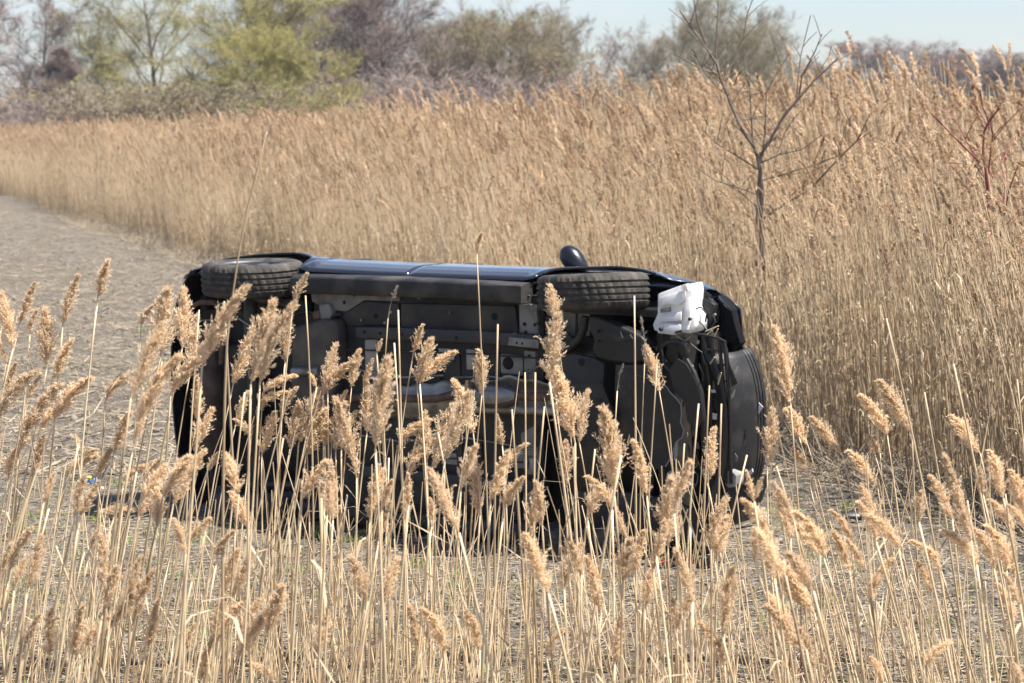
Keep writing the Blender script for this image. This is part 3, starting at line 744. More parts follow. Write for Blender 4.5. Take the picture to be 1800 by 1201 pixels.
m = MB(); path = [Vector((b0.x, SY, -.05))] + [at(*p, SY) for p in ((1341, 500), (1339, 397), (1338, 350), (1337, 300), (1332, 277))]
m.tube(path, [.030, .026, .023, .021, .019, .017], 9); m.build('trunk', M['sapling_bark'], sap, smooth=True, off=sap.location)
m = MB(); m.tube([at(*p, SY + .12) for p in ((1331, 560), (1330, 400), (1333, 330), (1335, 290))], [.014, .013, .012, .010], 6); m.build('trunk', M['sapling_bark'], sap, smooth=True, off=sap.location)
main = [([(1334, 285), (1325, 257), (1307, 233), (1297, 213), (1283, 180), (1277, 163), (1267, 140), (1260, 113), (1247, 93), (1233, 73), (1217, 50), (1195, 18)], .022),
        ([(1335, 288), (1340, 268), (1350, 253), (1363, 230), (1380, 200), (1407, 170), (1430, 143), (1447, 127), (1473, 102)], .022)]
thin = [([(1259, 108), (1258, 100), (1260, 60), (1263, -8)], .008), ([(1247, 93), (1240, 80), (1227, 43), (1218, -8)], .009),
        ([(1270, 146), (1273, 137), (1290, 103), (1307, 67), (1313, 27), (1325, -6)], .009), ([(1262, 132), (1257, 130), (1220, 115), (1182, 92)], .007),
        ([(1278, 166), (1263, 157), (1240, 130), (1217, 87)], .007), ([(1283, 182), (1300, 205), (1320, 237), (1329, 266)], .006),
        ([(1400, 177), (1403, 137), (1407, 100), (1425, 27)], .007), ([(1404, 172), (1410, 133), (1433, 90), (1445, 60)], .007),
        ([(1428, 145), (1440, 125), (1457, 100), (1462, 80)], .006), ([(1341, 268), (1345, 230), (1347, 163), (1365, 130), (1388, 93)], .008),
        ([(1324, 255), (1320, 200), (1318, 150), (1310, 127), (1307, 87)], .008), ([(1312, 130), (1330, 155), (1345, 165), (1370, 140)], .005),
        ([(1341, 385), (1377, 361), (1427, 330), (1473, 280), (1507, 247), (1530, 200)], .011), ([(1338, 318), (1355, 313), (1400, 300), (1443, 287)], .006),
        ([(1336, 287), (1370, 272), (1410, 263), (1445, 237)], .006), ([(1336, 300), (1293, 273), (1260, 253), (1233, 227)], .007),
        ([(1338, 344), (1293, 328), (1257, 317), (1227, 297)], .007), ([(1475, 278), (1482, 240), (1490, 210)], .004), ([(1338, 372), (1310, 345), (1262, 298)], .005),
        ([(1356, 312), (1366, 270), (1378, 238), (1388, 215)], .005), ([(1290, 150), (1296, 135), (1303, 124)], .006), ([(1285, 185), (1300, 160), (1330, 188), (1322, 212)], .004)]
traced(sap, 'limb', main, SY, M['sapling_bark'], 3, twigs=True, sides=8, r_end=.005, fac=.7)
traced(sap, 'branch', thin, SY, M['sapling_twig'], 5)
RY = 17.6
r0_ = at(1738, 480, RY)
red = empty('red_stemmed_shrub', (r0_.x, RY, 0)); tag(red, 'thin leafless shrub with dull red stems among the reeds', 'shrub')
rl = [([(1742, 640), (1740, 430), (1737, 327), (1728, 267), (1730, 230), (1740, 210), (1757, 190)], .011), ([(1740, 440), (1733, 310), (1717, 280), (1683, 247), (1650, 213), (1637, 200)], .009),
      ([(1720, 284), (1700, 250), (1683, 217), (1670, 200)], .006), ([(1738, 225), (1737, 213), (1727, 187), (1723, 157)], .006), ([(1736, 320), (1741, 270), (1745, 235), (1740, 210)], .007),
      ([(1745, 640), (1760, 400), (1775, 330), (1790, 290)], .008), ([(1745, 500), (1730, 400), (1712, 345), (1690, 330)], .007), ([(1762, 380), (1770, 300), (1762, 270)], .005),
      ([(1736, 330), (1758, 290), (1772, 262), (1786, 240)], .005), ([(1734, 300), (1702, 290), (1668, 285)], .004), ([(1738, 360), (1760, 345), (1795, 350)], .004)]
traced(red, 'stem', rl, RY, M['red_twig'], 8)

# ------------------------------------------------------------------ the air: thin spring haze round the camera and the whole scene
def haze_box():
    x0, x1, y0, y1, z0, z1 = -3100, 3100, -320, 5600, -2.0, 24
    m = MB(); m.box(x0, x1, y0, y1, z0, z1); o = m.build('haze', M['haze']); tag(o, 'thin pale spring haze over the whole field', 'haze', kind='stuff'); return o
hm = bpy.data.materials.new('haze'); hm.use_nodes = True; N_ = hm.node_tree.nodes; N_.remove(N_['Principled BSDF'])
hv = N_.new('ShaderNodeVolumePrincipled'); hv.inputs['Color'].default_value = (.86, .91, 1.0, 1); hv.inputs['Density'].default_value = HAZE; hv.inputs['Anisotropy'].default_value = 0.2
hm.node_tree.links.new(hv.outputs[0], N_['Material Output'].inputs['Volume']); M['haze'] = hm
if HAZE: haze_box()

# ------------------------------------------------------------------ the car, lying on its left side with its underside towards the road
TH, TILT = math.radians(33.3), math.radians(2.2)
WB, TR = 1.25, 0.325                                   # half wheelbase, tyre radius
Fw = Vector((math.cos(TH), -math.sin(TH), 0))
Up0 = Vector((math.sin(TH), math.cos(TH), 0))
Rt = (Vector((0, 0, 1)) * math.cos(TILT) - Up0 * math.sin(TILT)).normalized()      # the car's right side looks at the sky
Lf = -Rt
Uw = Fw.cross(Lf).normalized()
ORI = Vector((-.566, 14.58, .80)) - Uw * TR + Vector((0, 0, 0.0))
OFF = Vector((0, .82, .60))                            # the root sits where the left side meets the ground
Rm = Matrix((Fw, Lf, Uw)).transposed()
car = empty('overturned_car')
root_loc = ORI + Rm @ OFF
car.matrix_world = Matrix.Translation(root_loc) @ Rm.to_4x4()
tag(car, 'dark hatchback car lying on its side, underside exposed, front end smashed', 'car')
def under(px, py, z):
    """photo pixel -> the car's (x, y) on the plane z = const of the car"""
    d = ray(px, py); C = Vector((0, 0, CAMZ))
    t = (z - (C - ORI).dot(Uw)) / d.dot(Uw)
    p = C + d * t - ORI
    return (p.dot(Fw), p.dot(Lf))
def cpoint(px, py, z): x, y = under(px, py, z); return Vector((x, y, z))
def part(m, name, material, parent=None, **k): return m.build(name, M[material], parent or car, off=OFF, **k)
def plate(name, material, px, z0, z1, parent=None, bevel=.006, mirror=False, slope=0.0, **k):
    for s in ((1, -1) if mirror else (1,)):
        m = MB(); m.prism([(x, y * s) for x, y in (under(*p, z0) for p in px)], z0, z1)
        if slope:
            ym = sum(v[1] for v in m.v) / len(m.v); m.v = [(x, y, z + slope * (ym - y)) for x, y, z in m.v]
        o = part(m, name, material, parent, bevel=bevel, smooth=True, **k)
    return o
def plug(name, material, px, py, r, z, parent=None, mirror=False):
    x, y = under(px, py, z)
    for s in ((1, -1) if mirror else (1,)):
        m = MB(); m.lathe([(0.0001, z - .003), (r * .8, z - .003), (r, z), (r, z + .01)], (x, y * s, 0), 'z', 14)
        part(m, name, material, parent, smooth=True)

# body panels as surfaces over (x, z)
sx = [-1.97, -1.88, -1.7, -1.45, -1.2, -.8, -.3, .3, .8, 1.2, 1.5, 1.72, 1.9, 2.02, 2.10]
sW = [.60, .72, .790, .828, .838, .822, .815, .815, .818, .820, .800, .755, .68, .60, .52]
sB = [.88, .93, .96, .97, .97, .96, .945, .93, .915, .89, .86, .82, .77, .71, .64]
sT = [.98, 1.12, 1.28, 1.38, 1.42, 1.45, 1.46, 1.40, 1.02, .95, .92, .875, .82, .75, .66]
def Wd(x): return float(np.interp(x, sx, sW))
def Bz(x): return float(np.interp(x, sx, sB))
def Tz(x): return float(np.interp(x, sx, sT))
def zlow(x, r=.372):
    z = .30
    if x > 1.45: z = .30 + (x - 1.45) * .22
    if x < -1.45: z = .30 + (-1.45 - x) * .25
    for c in (-WB, WB):
        if abs(x - c) < r: z = max(z, TR + math.sqrt(r * r - (x - c) ** 2))
    return z
def ylow(x, z):
    d = z - .52
    y = Wd(x) - (.26 * d * d if d > 0 else .95 * d * d)
    y += .006 * math.exp(-((z - .70) / .03) ** 2)
    for c in (-WB, WB):                                 # flared arch
        q = math.hypot(x - c, z - TR)
        if q < .46: y += .014 * max(0, 1 - abs(q - .385) / .07)
    return y
def side_panel(name, x0, x1, s, parent, material='paint', n=26, cut=None):
    m = MB(); us = np.linspace(x0, x1, n)
    def fn(u, w):
        zl = zlow(u)
        if cut and u > 1.25: zl = max(zl, cut + .05 * math.sin(u * 23))
        z = zl + (Bz(u) - zl) * w
        return (u, -s * ylow(u, z), z)
    m.grid(fn, us, np.linspace(0, 1, 14))
    return part(m, name, material, parent, smooth=True, thick=.006)
def glasshouse(x, w):
    yb, zb = ylow(x, Bz(x)), Bz(x)
    zr = max(zb + .01, Tz(x) - .07)
    yr = yb - .24 * (zr - zb) / .45
    return yb + (yr - yb) * w + .02 * math.sin(math.pi * w), zb + (zr - zb) * w
for s in (1, -1):                                       # s = 1: the right side, now on top
    side_panel('fender', .872, 1.80, s, car, n=44, cut=.60 if s == 1 else None)
    fd = side_panel('front_door', -.046, .864, s, car)
    rd = side_panel('rear_door', -.868, -.054, s, car)
    side_panel('quarter_panel', -1.90, -.876, s, car, n=46)
    for d, x0, x1 in ((fd, .02, .62), (rd, -.80, -.05)):
        m = MB(); m.grid(lambda u, w: (u, -s * (glasshouse(u, .06 + .86 * w)[0] + .001), glasshouse(u, .06 + .86 * w)[1]), np.linspace(x0, x1, 8), np.linspace(0, 1, 6))
        part(m, 'window', 'glass', d, smooth=True, thick=.004)
        xh = x0 + .08 if d is fd else x0 + .05
        m = MB(); yh = ylow(xh, .80); m.tube([(xh - .08, -s * (yh - .004), .80), (xh - .07, -s * (yh + .006), .80), (xh + .07, -s * (yh + .006), .80), (xh + .08, -s * (yh - .004), .80)], .009, 8)
        part(m, 'door_handle', 'paint', d, smooth=True)
    m = MB(); m.grid(lambda u, w: (u, -s * (glasshouse(u, w)[0] - .008), glasshouse(u, w)[1]), np.linspace(-1.80, .84, 30), np.linspace(0, 1, 6))
    part(m, 'pillars', 'black_plastic', smooth=True, thick=.01)
    m = MB()                                            # dark inner skin behind the panel gaps
    m.grid(lambda u, w: (u, -s * (ylow(u, max(zlow(u, .40), .3) + (Bz(u) - zlow(u, .40)) * w) - .035), zlow(u, .40) + (Bz(u) - zlow(u, .40)) * w), np.linspace(-1.86, 1.20 if s == 1 else 1.60, 60), np.linspace(0, 1, 4))
    part(m, 'inner_side', 'black_plastic', smooth=True, thick=.01)
    # arch lips
    for c in (-WB, WB):
        m = MB(); pts = []
        for k in range(25):
            a = math.radians((8 if not (s == 1 and c > 0) else 48) + (164 if not (s == 1 and c > 0) else 124) * k / 24); x = c + .374 * math.cos(a); z = TR + .374 * math.sin(a); pts.append((x, -s * (ylow(x, z) - .004), z))
        m.tube(pts, .009, 6); part(m, 'arch_lip', 'paint_scuffed', smooth=True)
        if not (s == 1 and c > 0):                      # the front liner on top is torn away
            m = MB(); m.grid(lambda a, w: (c + .385 * math.cos(a), -s * (.80 - .30 * w), TR + .385 * math.sin(a)), [math.radians(-4 + 188 * k / 24) for k in range(25)], [0, .3, .6, 1])
            part(m, 'wheel_liner', 'tray_plastic', smooth=True, thick=.006)
    # black sill cover
    m = MB(); prof = [(.655, .232), (.656, .196), (.664, .189), (.746, .192), (.757, .197), (.765, .222), (.770, .300), (.755, .315), (.655, .315)]
    us = [-.845, -.84, -.6, -.3, 0, .3, .6, .84, .845]
    m.grid(lambda u, j: (u, -s * (prof[j % 9][0] - (.01 if abs(u) > .842 else 0) - .012 * abs(u) ** 2), prof[j % 9][1] + (.008 * math.sin(u * 9) if j % 9 in (1, 2, 3) else 0)), us, list(range(10)))
    for u in (us[0], us[-1]): m.add([(u, -s * (p[0] - .012 * u * u), p[1]) for p in prof], [tuple(range(9))])
    part(m, 'sill_cover', 'sill_plastic', smooth=True, angle=50)
# crumpled front fender edge: clip strip with teeth
m = MB()
top = [(1206, 500), (1222, 505), (1238, 513), (1250, 522)]
for i in range(len(top) - 1):
    for j in range(3):
        a = cpoint(*top[i], .46).lerp(cpoint(*top[i + 1], .46), j / 3); b = cpoint(*top[i], .46).lerp(cpoint(*top[i + 1], .46), (j + .55) / 3)
        m.box(min(a.x, b.x), max(a.x, b.x), a.y - .004, a.y + .035, .455, .475)
part(m, 'clip_strip', 'black_plastic')
# hood, roof, windscreen, tailgate
def across(x0, x1, zfn, yfn, name, material, n=12, parent=None, crown=.03):
    m = MB(); m.grid(lambda u, w: (u, yfn(u) * w, zfn(u) + crown * (1 - w * w)), np.linspace(x0, x1, n), np.linspace(-1, 1, 15))
    return part(m, name, material, parent, smooth=True, thick=.008)
rail_y = lambda u: glasshouse(u, 1)[0] + .004
across(.86, 1.98, lambda u: Bz(u) + .004, lambda u: ylow(u, Bz(u)) - .006, 'hood', 'paint', crown=.06)
across(-1.42, .16, lambda u: Tz(u) - .066, rail_y, 'roof', 'paint', crown=.07)
across(.17, .85, lambda u: Tz(u) - .066, rail_y, 'windscreen', 'glass', crown=.05)
tg = across(-1.90, -1.43, lambda u: Tz(u) - .066, rail_y, 'tailgate', 'paint', crown=.05)
across(-1.80, -1.48, lambda u: Tz(u) - .050, lambda u: rail_y(u) * .84, 'rear_window', 'glass', parent=tg, crown=.05)
m = MB(); m.grid(lambda y, z: (-1.90 - .05 * (1 - (y / .75) ** 2), y, z), np.linspace(-.70, .70, 12), np.linspace(.55, 1.04, 8)); part(m, 'tailgate_panel', 'paint', tg, smooth=True, thick=.01)
for s in (1, -1):
    m = MB(); m.prism([(-1.905, -s * .48), (-1.88, -s * .70), (-1.72, -s * .765), (-1.70, -s * .74), (-1.86, -s * .47)], .66, .92); part(m, 'tail_lamp', 'red_lens', bevel=.01, smooth=True)
# rear bumper: skin wrapping round the tail
def bumper_x(y, e, h): return e * (1 - h * (abs(y) / .8) ** 3.0)
m = MB()
def rb(y, w):
    z = .27 + .38 * w; x = -1.955 * (1 - .10 * (abs(y) / .8) ** 3.2) + .05 * (1 - w) ** 2 + (.02 if w > .9 else 0)
    return (x, y, z + .05 * (abs(y) / .8) ** 4 * (1 - w))
m.grid(rb, np.linspace(-.755, .77, 30), np.linspace(0, 1, 9))
part(m, 'rear_bumper', 'paint_scuffed', smooth=True, thick=.008)
for s in (1, -1):                                       # its cheeks run back to the wheel arch
    m = MB(); m.grid(lambda u, w: (u, -s * (ylow(max(u, -1.9), .5) + .004 - .06 * (1 - w) ** 2), .30 + .10 * (u + 1.62) / -.3 + (.62 - .30) * w), np.linspace(-1.80, -1.615, 8), np.linspace(0, 1, 7))
    part(m, 'bumper_cheek', 'paint_scuffed', smooth=True, thick=.008)
m = MB(); m.tube([cpoint(334, 540, .30), cpoint(352, 532, .29), cpoint(376, 532, .29), cpoint(387, 541, .29), cpoint(391, 560, .29), cpoint(391, 600, .30), cpoint(388, 640, .30)], .017, 9); part(m, 'tail_pipe', 'rust', smooth=True)
m = MB(); m.tube([cpoint(334, 563, .32), cpoint(385, 563, .32)], .006, 6); part(m, 'brace_rod', 'steel', smooth=True)
plate('floor_pan', 'floor_coat', [(556, 500), (955, 520), (955, 932), (556, 892)], .305, .33, bevel=.004)
plate('boot_floor', 'floor_coat', [(352, 520), (552, 505), (552, 880), (345, 850)], .47, .49, bevel=.004)
plate('spare_wheel_well', 'floor_coat', [(372, 640), (392, 610), (420, 604), (448, 612), (462, 650), (458, 720), (436, 760), (404, 762), (378, 720)], .36, .47, bevel=.03, bseg=3)
plate('floor_step', 'floor_coat', [(552, 500), (562, 500), (562, 892), (552, 890)], .31, .48, bevel=.004)
plate('engine_bay_floor', 'black_plastic', [(958, 600), (1150, 610), (1150, 930), (958, 925)], .40, .42, bevel=.004)
for px in (730, 765, 800, 835, 870): plate('floor_rib', 'floor_coat', [(px, 620), (px + 8, 620), (px + 9, 668), (px + 1, 668)], .292, .306, bevel=.006, mirror=True)

# wheels
def wheel(c, s, turn=0.0, lean=0.0, dz=0.0):
    e = bpy.data.objects.new('wheel', None); e.empty_display_size = .1; link(e, car)
    e.location = Vector((c, -s * .718, TR + dz)) - OFF
    e.rotation_euler = (lean, 0, turn)
    prof = []
    hw = .097
    for r_, h in ((.205, -.080), (.215, -.092), (.245, -.103), (.280, -.104), (.302, -.096), (.316, -.082)): prof.append((r_, h))
    gr = (-.052, -.018, .018, .052)
    for g in gr: prof += [(.3225 if abs(g) > .03 else .3245, g - .0085), (.3135, g - .0055), (.3135, g + .0055), (.3225 if abs(g) > .03 else .3245, g + .0085)]
    prof += [(r_, -h) for r_, h in reversed(prof[:6])]
    m = MB(); seg = 160; n = len(prof); verts = []
    for k in range(seg):
        a = 2 * math.pi * k / seg
        for j, (r_, h) in enumerate(prof):
            rr = r_
            if r_ > .31 and k % 3 == 0 and (j < 6 or j >= n - 6): rr -= .007       # shoulder blocks
            if r_ > .32 and k % 4 == 0: rr -= .005                                 # sipes
            verts.append((rr * math.cos(a + .9 * h), h, rr * math.sin(a + .9 * h)))
    m.add(verts, [(k * n + j, k * n + j + 1, ((k + 1) % seg) * n + j + 1, ((k + 1) % seg) * n + j) for k in range(seg) for j in range(n - 1)])
    m.build('tyre', M['tyre'], e, smooth=True, angle=28)
    o_ = -s                                            # outer side
    m = MB(); m.lathe([(.212, .085 * o_), (.206, .094 * o_), (.196, .085 * o_), (.190, .055 * o_), (.185, -.08 * o_), (.206, -.088 * o_), (.212, -.08 * o_)], (0, 0, 0), 'y', 40, close=True)
    rim = m.build('rim', M['rim'], e, smooth=True, angle=30)
    for k in range(7):
        a = 2 * math.pi * k / 7; m = MB()
        c_, s_ = math.cos(a), math.sin(a); v = []
        for (r_, w_, h) in ((.045, .030, .070), (.195, .022, .082)):
            for dw in (-w_, w_):
                for dh in (0, -.022): v.append((r_ * c_ - dw * s_, (h + dh) * o_, r_ * s_ + dw * c_))
        m.add(v, [(0, 2, 6, 4), (1, 5, 7, 3), (0, 4, 5, 1), (2, 3, 7, 6), (0, 1, 3, 2), (4, 6, 7, 5)])
        m.build('spoke', M['rim'], rim, bevel=.004, smooth=True)
    m = MB(); m.lathe([(.0001, .082 * o_), (.045, .078 * o_), (.055, .062 * o_), (.055, .0 * o_), (.0001, .0)], (0, 0, 0), 'y', 20); m.build('hub', M['rim'], e, smooth=True)
    m = MB(); m.lathe([(.0001, .02 * o_), (.14, .02 * o_), (.14, -.01 * o_), (.17, -.015 * o_), (.17, -.07 * o_), (.0001, -.075 * o_)], (0, 0, 0), 'y', 28); m.build('brake_drum', M['dark_metal'], e, smooth=True)
    return e
wheel(-WB, 1); wheel(-WB, -1); wheel(WB, 1, turn=math.radians(-4), lean=math.radians(-4.5)); wheel(WB, -1, turn=math.radians(-4))

# underside, from the tail to the nose
m = MB(); m.tube([(-1.66, -.37, .345), (-1.66, -.30, .34), (-1.66, .40, .34), (-1.66, .46, .345)], [.05, .098, .098, .05], 18); part(m, 'muffler', 'rusty_muffler', smooth=True)
m = MB(); m.tube([(-1.28, -.62, .33), (-1.26, -.4, .30), (-1.24, 0, .29), (-1.26, .4, .30), (-1.28, .62, .33)], .045, 10); part(m, 'rear_axle_beam', 'dark_metal', smooth=True)
for s in (1, -1):
    m = MB(); m.tube([(-1.25, -s * .60, .33), (-1.0, -s * .58, .31), (-.80, -s * .55, .30)], [.035, .03, .04], 8); part(m, 'trailing_arm', 'dark_metal', smooth=True)
    m = MB(); m.tube([(-1.12 + .055 * math.cos(k * .5), -s * .48 + .055 * math.sin(k * .5), .30 + .0045 * k) for k in range(60)], .009, 6); part(m, 'coil_spring', 'dark_metal', smooth=True)
    m = MB(); m.tube([(-1.42, -s * .52, .30), (-1.50, -s * .50, .58)], [.028, .022], 10); part(m, 'shock_absorber', 'steel', smooth=True)
plate('fuel_tank', 'tank_grime', [(512, 576), (540, 569), (564, 561), (588, 564), (593, 585), (592, 640), (585, 700), (560, 760), (520, 765), (510, 700)], .20, .31, bevel=.03, bseg=4)
m = MB(); m.tube([cpoint(516, 653, .19), cpoint(562, 653, .19)], [.03, .03], 14); part(m, 'resonator', 'steel', smooth=True)
plate('rear_floor_plate', 'primer', [(546, 514), (640, 514), (702, 520), (702, 530), (640, 528), (610, 548), (575, 545), (548, 530)], .285, .306)
plug('hole_disc', 'black_hole', 605, 532, .012, .284)  # raised black disc, its colour standing in for a hole's dark inside
plate('seat_panel', 'floor_coat', [(600, 556), (640, 530), (700, 534), (700, 572), (640, 572), (612, 572)], .278, .306)
plug('hole_disc', 'black_hole', 660, 556, .016, .277)
plate('floor_rib', 'primer_pale', [(641, 597), (662, 597), (663, 668), (642, 668)], .280, .306)
plate('floor_panel', 'floor_coat', [(704, 533), (905, 538), (910, 586), (850, 590), (704, 580)], .270, .306, bevel=.012, mirror=True)
plug('hole_disc', 'black_hole', 869, 557, .022, .268)
plate('front_floor_plate', 'primer', [(912, 534), (944, 536), (946, 596), (913, 594)], .278, .306, mirror=True)
for px, py, r_ in ((922, 570, .012), (940, 571, .010), (924, 585, .013)): plug('hole_disc', 'black_hole', px, py, r_, .277)
plate('frame_rail', 'rail_coat', [(625, 575), (700, 576), (850, 582), (948, 590), (948, 614), (850, 604), (700, 598), (625, 594)], .222, .306, bevel=.012, mirror=True)
for px, py in ((640, 584), (668, 586), (705, 588), (802, 594), (876, 600)): plug('rail_hole', 'black_hole', px, py, .0105, .221)
plate('rail_end', 'primer', [(895, 593), (946, 598), (946, 613), (892, 607)], .216, .223, bevel=.002)
for px, py in ((908, 603), (918, 604)): plug('rail_hole', 'black_hole', px, py, .007, .215)
plate('tunnel_patch', 'primer_pale', [(819, 614), (847, 616), (847, 651), (820, 650)], .282, .306)
plate('tunnel_patch', 'primer', [(879, 622), (919, 626), (919, 660), (880, 656)], .282, .306, mirror=True)
plug('tunnel_hole', 'black_hole', 893, 639, .038, .280)
plate('tunnel_patch', 'primer', [(921, 616), (941, 618), (942, 668), (921, 666)], .276, .306, mirror=True)
for px, py in ((930, 626), (929, 652)): plug('hole_disc', 'black_hole', px, py, .010, .275)
plate('tunnel_patch', 'primer_pale', [(770, 612), (799, 614), (797, 634), (772, 630)], .284, .306, mirror=True)
# rucked heat shield over the tunnel
def shield(px0, px1, pya, pyb, z, name, material, seed):
    rr = np.random.default_rng(seed); ph = rr.uniform(0, 6.28, 6); m = MB()
    def fn(u, w):
        e = (4 * math.sin(u * .055 + ph[0]) + 2.5 * math.sin(u * .13 + ph[1]))
        py = pya + (pyb - pya) * w + e * (1 - w) * 1.0 + (u - px0) * .03
        zz = z + .030 * math.cos(w * 3.14 * 2 + ph[2]) + .010 * math.sin(u * .09 + ph[3]) + .006 * math.sin(u * .21 + w * 5)
        x, y = under(u, py, zz); return (x, y, zz)
    m.grid(fn, np.linspace(px0, px1, 40), np.linspace(0, 1, 12)); part(m, name, material, smooth=True, thick=.003)
shield(672, 830, 672, 735, .245, 'heat_shield', 'heat_shield', 4)
shield(826, 972, 664, 726, .245, 'heat_shield', 'heat_shield', 9)
m = MB(); m.tube([cpoint(520, 700, .24), cpoint(600, 700, .21), cpoint(682, 699, .185), cpoint(740, 702, .185), cpoint(768, 701, .185), cpoint(798, 693, .185), cpoint(830, 696, .185)], .023, 10); part(m, 'exhaust_pipe', 'rust', smooth=True)
m = MB(); m.tube([cpoint(px, 697, .185) for px in (822, 832, 842, 868, 888, 898, 908)], [.026, .045, .066, .070, .066, .045, .027], 12); part(m, 'catalytic_converter', 'steel', smooth=True, angle=25)
m = MB(); m.tube([cpoint(903, 697, .185), cpoint(940, 697, .185), cpoint(975, 698, .19), cpoint(1000, 705, .22), cpoint(1030, 720, .26)], .026, 10); part(m, 'exhaust_pipe', 'rust', smooth=True)
m = MB(); m.tube([cpoint(800, 668, .2), cpoint(804, 684, .18), cpoint(806, 706, .18)], .007, 6); part(m, 'exhaust_hanger', 'steel', smooth=True)
plate('skid_bracket', 'primer_pale', [(920, 804), (926, 804), (926, 826), (920, 826)], .24, .26); plate('skid_bracket', 'primer_pale', [(930, 806), (942, 806), (942, 830), (930, 830)], .25, .27)
plate('transverse_brace', 'primer', [(915, 762), (940, 748), (940, 800), (918, 806)], .27, .306)
for py in (560, 655, 745): # pipes and lines clipped along the floor
    m = MB(); m.tube([cpoint(560, py + 52, .27), cpoint(700, py + 58, .268), cpoint(820, py + 62, .268), cpoint(950, py + 70, .27)], .005, 6); part(m, 'brake_line', 'dark_metal', smooth=True)

q = random.Random(5)
for i in range(34):                                     # bolt heads and clips along the floor
    px = q.uniform(565, 950); py = q.choice((q.uniform(516, 570), q.uniform(605, 665), q.uniform(740, 860))); plug('bolt', q.choice(('steel', 'dark_metal', 'rust')), px, py, q.uniform(.006, .011), .296 if py > 600 else .262)
for pts_ in ([(560, 600), (600, 640), (640, 652), (700, 664), (780, 660)], [(955, 640), (900, 668), (860, 662), (800, 664)], [(500, 545), (520, 552), (545, 548), (570, 560), (600, 552)], [(420, 560), (450, 580), (480, 570), (510, 600)], [(980, 720), (1040, 712), (1090, 726), (1140, 700)], [(600, 760), (700, 776), (820, 770), (940, 790)]):
    m = MB(); m.tube([cpoint(*p, .262) for p in pts_], .0065, 7); part(m, 'cable', 'steel' if pts_[0][1] % 20 == 0 else 'wire', smooth=True)
plate('suspension_mount', 'primer', [(560, 536), (578, 534), (584, 552), (576, 566), (562, 560)], .25, .306, bevel=.01); plate('suspension_mount', 'rust', [(548, 548), (560, 546), (562, 560), (550, 562)], .24, .30, bevel=.01)
# nose: suspension, sub-frame, trays
plate('inner_panel', 'pale_panel', [(960, 548), (1036, 548), (1036, 612), (962, 614)], .46, .475)
m = MB(); m.tube([cpoint(1014, 545, .42), cpoint(1013, 612, .42)], [.007, .009], 8); part(m, 'link_rod', 'black_plastic', smooth=True)
plate('torn_liner', 'tray_plastic', [(942, 552), (966, 556), (984, 572), (1006, 594), (1012, 602), (1000, 612), (975, 620), (944, 618)], .32, .335)
m = MB(); m.tube([cpoint(*p, .30) for p in ((1029, 556), (1026, 578), (1018, 596), (1002, 612), (980, 622))], [.022, .026, .028, .028, .022], 10); part(m, 'control_arm', 'dark_metal', smooth=True)
plate('sub_frame', 'tray_plastic', [(1033, 554), (1052, 556), (1074, 566), (1104, 580), (1128, 592), (1136, 604), (1136, 634), (1106, 640), (1050, 634), (1040, 616), (1043, 596), (1034, 580)], .215, .30, bevel=.02, bseg=3)
plate('sub_frame_lug', 'dark_metal', [(1075, 587), (1090, 583), (1094, 594), (1107, 588), (1112, 596), (1080, 602)], .200, .216, bevel=.003)
for px, py, r_ in ((1022, 637, .022), (1051, 583, .009), (1052, 600, .007), (1028, 606, .010)): plug('bolt_hole', 'black_hole', px, py, r_, .196 if px != 1028 else .27)
plate('under_tray', 'tray_plastic', [(982, 628), (1010, 622), (1046, 630), (1062, 640), (1060, 680), (1076, 720), (1080, 800), (1060, 862), (1000, 858), (985, 800)], .198, .225, bevel=.008)
for py in (668, 700, 738, 776, 814): plate('tray_rib', 'tray_plastic', [(1000, py), (1056, py + 2), (1056, py + 6), (1000, py + 4)], .190, .1985, bevel=.002)
plate('engine_sump', 'dark_metal', [(1080, 640), (1140, 640), (1150, 720), (1135, 800), (1085, 800), (1078, 700)], .235, .42, bevel=.02)
plate('lower_tray', 'tray_plastic', [(990, 864), (1080, 862), (1180, 880), (1230, 900), (1240, 950), (1130, 955), (1000, 935)], .22, .25, bevel=.008)
# torn splash shield with a pale broken edge
edge = [(1118, 660), (1150, 668), (1172, 680), (1178, 690), (1190, 702), (1197, 712), (1198, 730), (1196, 742), (1202, 756), (1200, 768), (1188, 778), (1182, 800), (1170, 820), (1140, 830), (1112, 800), (1106, 730)]
plate('splash_shield', 'tray_plastic', edge, .170, .178, bevel=0)
m = MB(); m.tube([cpoint(*p, .171) for p in edge[1:13]], .0032, 5); part(m, 'torn_edge', 'torn_edge')
plate('splash_shield', 'tray_plastic', [(1176, 652), (1190, 630), (1206, 640), (1222, 668), (1232, 700), (1236, 740), (1222, 760), (1208, 740), (1204, 706), (1186, 690)], .19, .198, bevel=0)
plate('shield_shard', 'torn_edge', [(1186, 776), (1191, 772), (1191, 800), (1184, 812)], .172, .176, bevel=0)
plate('shield_shard', 'torn_edge', [(1172, 832), (1181, 826), (1186, 850), (1170, 858)], .19, .195, bevel=0)
def bowed(name, material, px, z0, r_):
    m = MB(); m.tube([cpoint(*p, z0) for p in px], r_, 8); part(m, name, material, smooth=True)
bowed('air_duct', 'black_plastic', [(1206, 632), (1218, 655), (1230, 690), (1236, 740), (1238, 800)], .24, [.016, .022, .026, .022, .014])
bowed('hose', 'black_plastic', [(1162, 612), (1172, 602), (1190, 600), (1204, 606), (1208, 622), (1206, 640)], .26, .013)
bowed('hose', 'black_plastic', [(1166, 625), (1168, 640), (1176, 652)], .25, .010)
bowed('inner_hose', 'steel', [(1163, 612), (1166, 628), (1173, 636)], .255, .005)
plate('bracket', 'black_plastic', [(1190, 596), (1202, 596), (1206, 622), (1198, 630), (1190, 612)], .30, .32)
